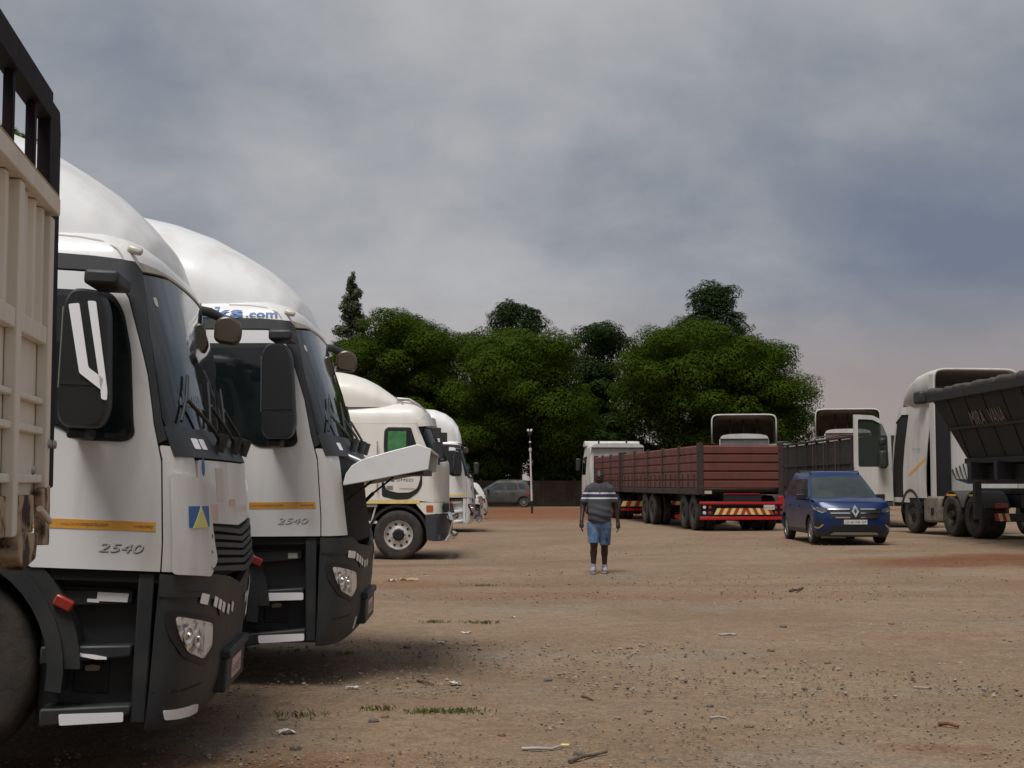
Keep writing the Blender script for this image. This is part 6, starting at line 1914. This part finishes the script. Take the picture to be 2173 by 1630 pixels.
for i, (px, py, s) in enumerate([(560 + 630 / 2.696, 1200 + 885 / 2.696, .055), (560 + 690 / 2.696, 1200 + 858 / 2.696, .045), (560 + 180 / 2.696, 1200 + 1045 / 2.696, .065),
                                (560 + 1360 / 2.696, 1200 + 965 / 2.696, .05), (560 + 1810 / 2.696, 1200 + 1070 / 2.696, .06), (560 + 110 / 2.696, 1200 + 870 / 2.696, .045),
                                (560 + 1625 / 2.696, 1200 + 640 / 2.696, .06), (1366 + 730 / 2.693, 1100 + 757 / 2.693, .065), (1366 + 797 / 2.693, 1100 + 635 / 2.693, .06),
                                (1366 + 1050 / 2.693, 1100 + 827 / 2.693, .055), (1366 + 1000 / 2.693, 1100 + 965 / 2.693, .04), (1366 + 24 / 2.693, 1100 + 1098 / 2.693, .05),
                                (1366 + 380 / 2.693, 1100 + 1068 / 2.693, .045), (1366 + 1415 / 2.693, 1100 + 608 / 2.693, .06), (560 + 815 / 2.696, 1200 + 465 / 2.696, .06), (1366 + 600 / 2.693, 1100 + 1188 / 2.693, .05)]):
    p = gp(px, py); g = random.Random(100 + i)
    bm = bmesh.new(); s *= .55; bmesh.ops.create_icosphere(bm, subdivisions=2, radius=s)
    for v in bm.verts:
        k = 1 + .18 * math.sin(v.co.x / s * 3 + i) + .15 * math.cos(v.co.y / s * 4 + i * 2) + g.uniform(-.05, .05)
        v.co = Vector((v.co.x * k * 1.1, v.co.y * k, v.co.z * k * .62))
    me = bpy.data.meshes.new('stone'); bm.to_mesh(me); bm.free()
    me.materials.append([mat('grey_stone', (.13, .115, .095), .9, bump=.5), mat('brown_stone', (.20, .13, .085), .9, bump=.5)][i % 2])
    st = inst('stone', me, None, (p.x, p.y, drop(p.x, p.y) + s * .25), (0, 0, g.uniform(0, 6)))
    tag(st, STONE_LABELS[i], 'stone', 'loose stones on the yard')

PAPER = mat('white_paper', (.55, .53, .50), .8); CARD = mat('tan_cardboard', (.42, .27, .15), .85); PLASTW = mat('grey_plastic_film', (.34, .31, .31), .5)


def scrap(px, py, w, d, m, label, name='paper_scrap', cat='litter', seed=0, rz=0.):
    p = gp(px, py); g = random.Random(seed)
    mb = MB(); n = 5
    hz = [[g.uniform(0, 1) for _ in range(n + 1)] for _ in range(n + 1)]
    ed = [g.uniform(.75, 1.1) for _ in range(n + 1)]
    for top in (1, 0):
        vs = [((i / n - .5) * w * .8 * ed[j], (j / n - .5) * d * .8 * ed[i], .006 + hz[i][j] * min(w, d) * .30 + (.003 if top else 0)) for j in range(n + 1) for i in range(n + 1)]
        mb.add(vs, [(j * (n + 1) + i, j * (n + 1) + i + 1, (j + 1) * (n + 1) + i + 1, (j + 1) * (n + 1) + i)[::1 if top else -1] for j in range(n) for i in range(n)])
    o = mb.build(name, m, None, recalc=False)
    o.location = (p.x, p.y, drop(p.x, p.y)); o.rotation_euler = (0, 0, rz)
    return tag(o, label, cat)


scrap(608, 1554, .13, .08, PAPER, 'torn white paper scrap close to the bumper of the nearest truck', seed=1, rz=.4)
scrap(966, 1445, .10, .09, PAPER, 'crumpled white paper scrap in front of the opened truck, near a twig', seed=2)
scrap(747, 1454, .12, .05, PAPER, 'small flat white paper strip just beyond the truck shadow', seed=3)
scrap(832, 1236, .16, .12, PAPER, 'white paper scrap next to the piece of cardboard by the opened truck', seed=4)
scrap(990, 1348, .13, .05, PAPER, 'thin white paper sliver below the two grass tufts', seed=5)
scrap(935, 1365, .09, .06, PAPER, 'tiny white paper bit left of the thin white sliver', seed=6)
scrap(1544, 1352, .24, .05, PLASTW, 'pale plastic strip lying alone in the middle of the bare yard', 'plastic_strip', seed=7)
scrap(868, 1234, .38, .14, CARD, 'flattened piece of tan cardboard on the ground by the opened truck', 'cardboard_piece', seed=8, rz=.2)
scrap(1089, 1348 - 32, .0 + .06, .05, PAPER, 'white paper speck to the right of the grass tuft', seed=9)


def twig(pts, r, m, label, name='twig', cat='twig'):
    P = [gp(*q) for q in pts]; c = P[0]
    mb = MB(); L = [Vector((q.x - c.x, q.y - c.y, drop(q.x, q.y) - drop(c.x, c.y) + r * (1.0 + .8 * (i % 2)))) for i, q in enumerate(P)]
    mb.tube(L, [r * (1 - .5 * i / len(L)) for i in range(len(L))], 7)
    o = mb.build(name, m, None, smooth=60); o.location = (c.x, c.y, drop(c.x, c.y))
    return tag(o, label, cat)


TW = mat('dry_twig', (.10, .075, .055), .9); TWB = mat('brown_twig', (.15, .07, .035), .9)
twig([(1208, 1615), (1235, 1608), (1262, 1600), (1288, 1597)], .012, TW, 'dark dry twig near the bottom edge of the picture')
twig([(886, 1438), (905, 1443), (920, 1446)], .011, TW, 'short dark twig beside a crumpled paper scrap')
twig([(1235, 1476), (1246, 1480), (1258, 1485)], .008, TW, 'thin short twig in the middle of the yard')
twig([(1992, 1539), (2012, 1542), (2034, 1545)], .014, TWB, 'reddish brown stick beside the damp patch at the right')
twig([(1940, 1457), (1958, 1460), (1976, 1459)], .009, mat('pale_stick', (.36, .31, .24), .9), 'pale thin stick on the right of the yard')
twig([(1675, 1256), (1690, 1257), (1704, 1249)], .020, TW, 'curved dark strip of bark standing up from the yard below the blue car', 'bark_strip', 'bark')
o = twig([(1108, 1588), (1140, 1590), (1170, 1588), (1192, 1584)], .011, PLASTW, 'long pale plastic strip with a yellow tip near the bottom edge', 'plastic_strip', 'litter')
q = gp(1199, 1582); m = MB(); m.box((0, 0, .010), (.05, .02, .014)); t_ = m.build('tip', YELLOW, o, bevel=.005); t_.location = (q.x - o.location.x, q.y - o.location.y, .004)
twig([(1506, 1524), (1524, 1523), (1541, 1524)], .008, PLASTW, 'bent pale wire lying on the yard', 'wire_piece', 'wire')

GRASS = leaf_material('grass_blade', (.10, .13, .035), (.18, .19, .06))


GRASS_MB = MB()


def tuft(px, py, w, n, seed):
    p = gp(px, py); g = random.Random(seed); z0 = drop(p.x, p.y)
    for _ in range(n):
        x, y = p.x + g.gauss(0, w * .4), p.y + g.gauss(0, w * .22); h = g.uniform(.012, .035); a = g.uniform(0, 6.28); l = g.uniform(.3, 1.0) * h
        dx, dy = math.cos(a), math.sin(a); b = .004
        GRASS_MB.add([(x - dy * b, y + dx * b, z0 - .005), (x + dy * b, y - dx * b, z0 - .005), (x + dx * l * .6 + dy * b * .7, y + dy * l * .6 - dx * b * .7, z0 + h * .75), (x + dx * l * 1.3, y + dy * l * 1.3, z0 + h), (x + dx * l * .6 - dy * b * .7, y + dy * l * .6 + dx * b * .7, z0 + h * .75)], [(0, 1, 2, 3, 4)])


for i, (px, py, w, n) in enumerate([(920, 1327, .16, 70), (1022, 1328, .24, 110), (801, 1500, .16, 60), (908, 1508, .18, 110), (981, 1508, .20, 100), (1025, 1244, .30, 70), (640, 1515, .30, 70), (735, 1385, .12, 30)]):
    tuft(px, py, w, n, 300 + i)
o = GRASS_MB.build('grass', GRASS, None, recalc=False)
setting(o, 'stuff'); tag(o, 'short sparse grass growing in patches on the bare yard', 'grass')
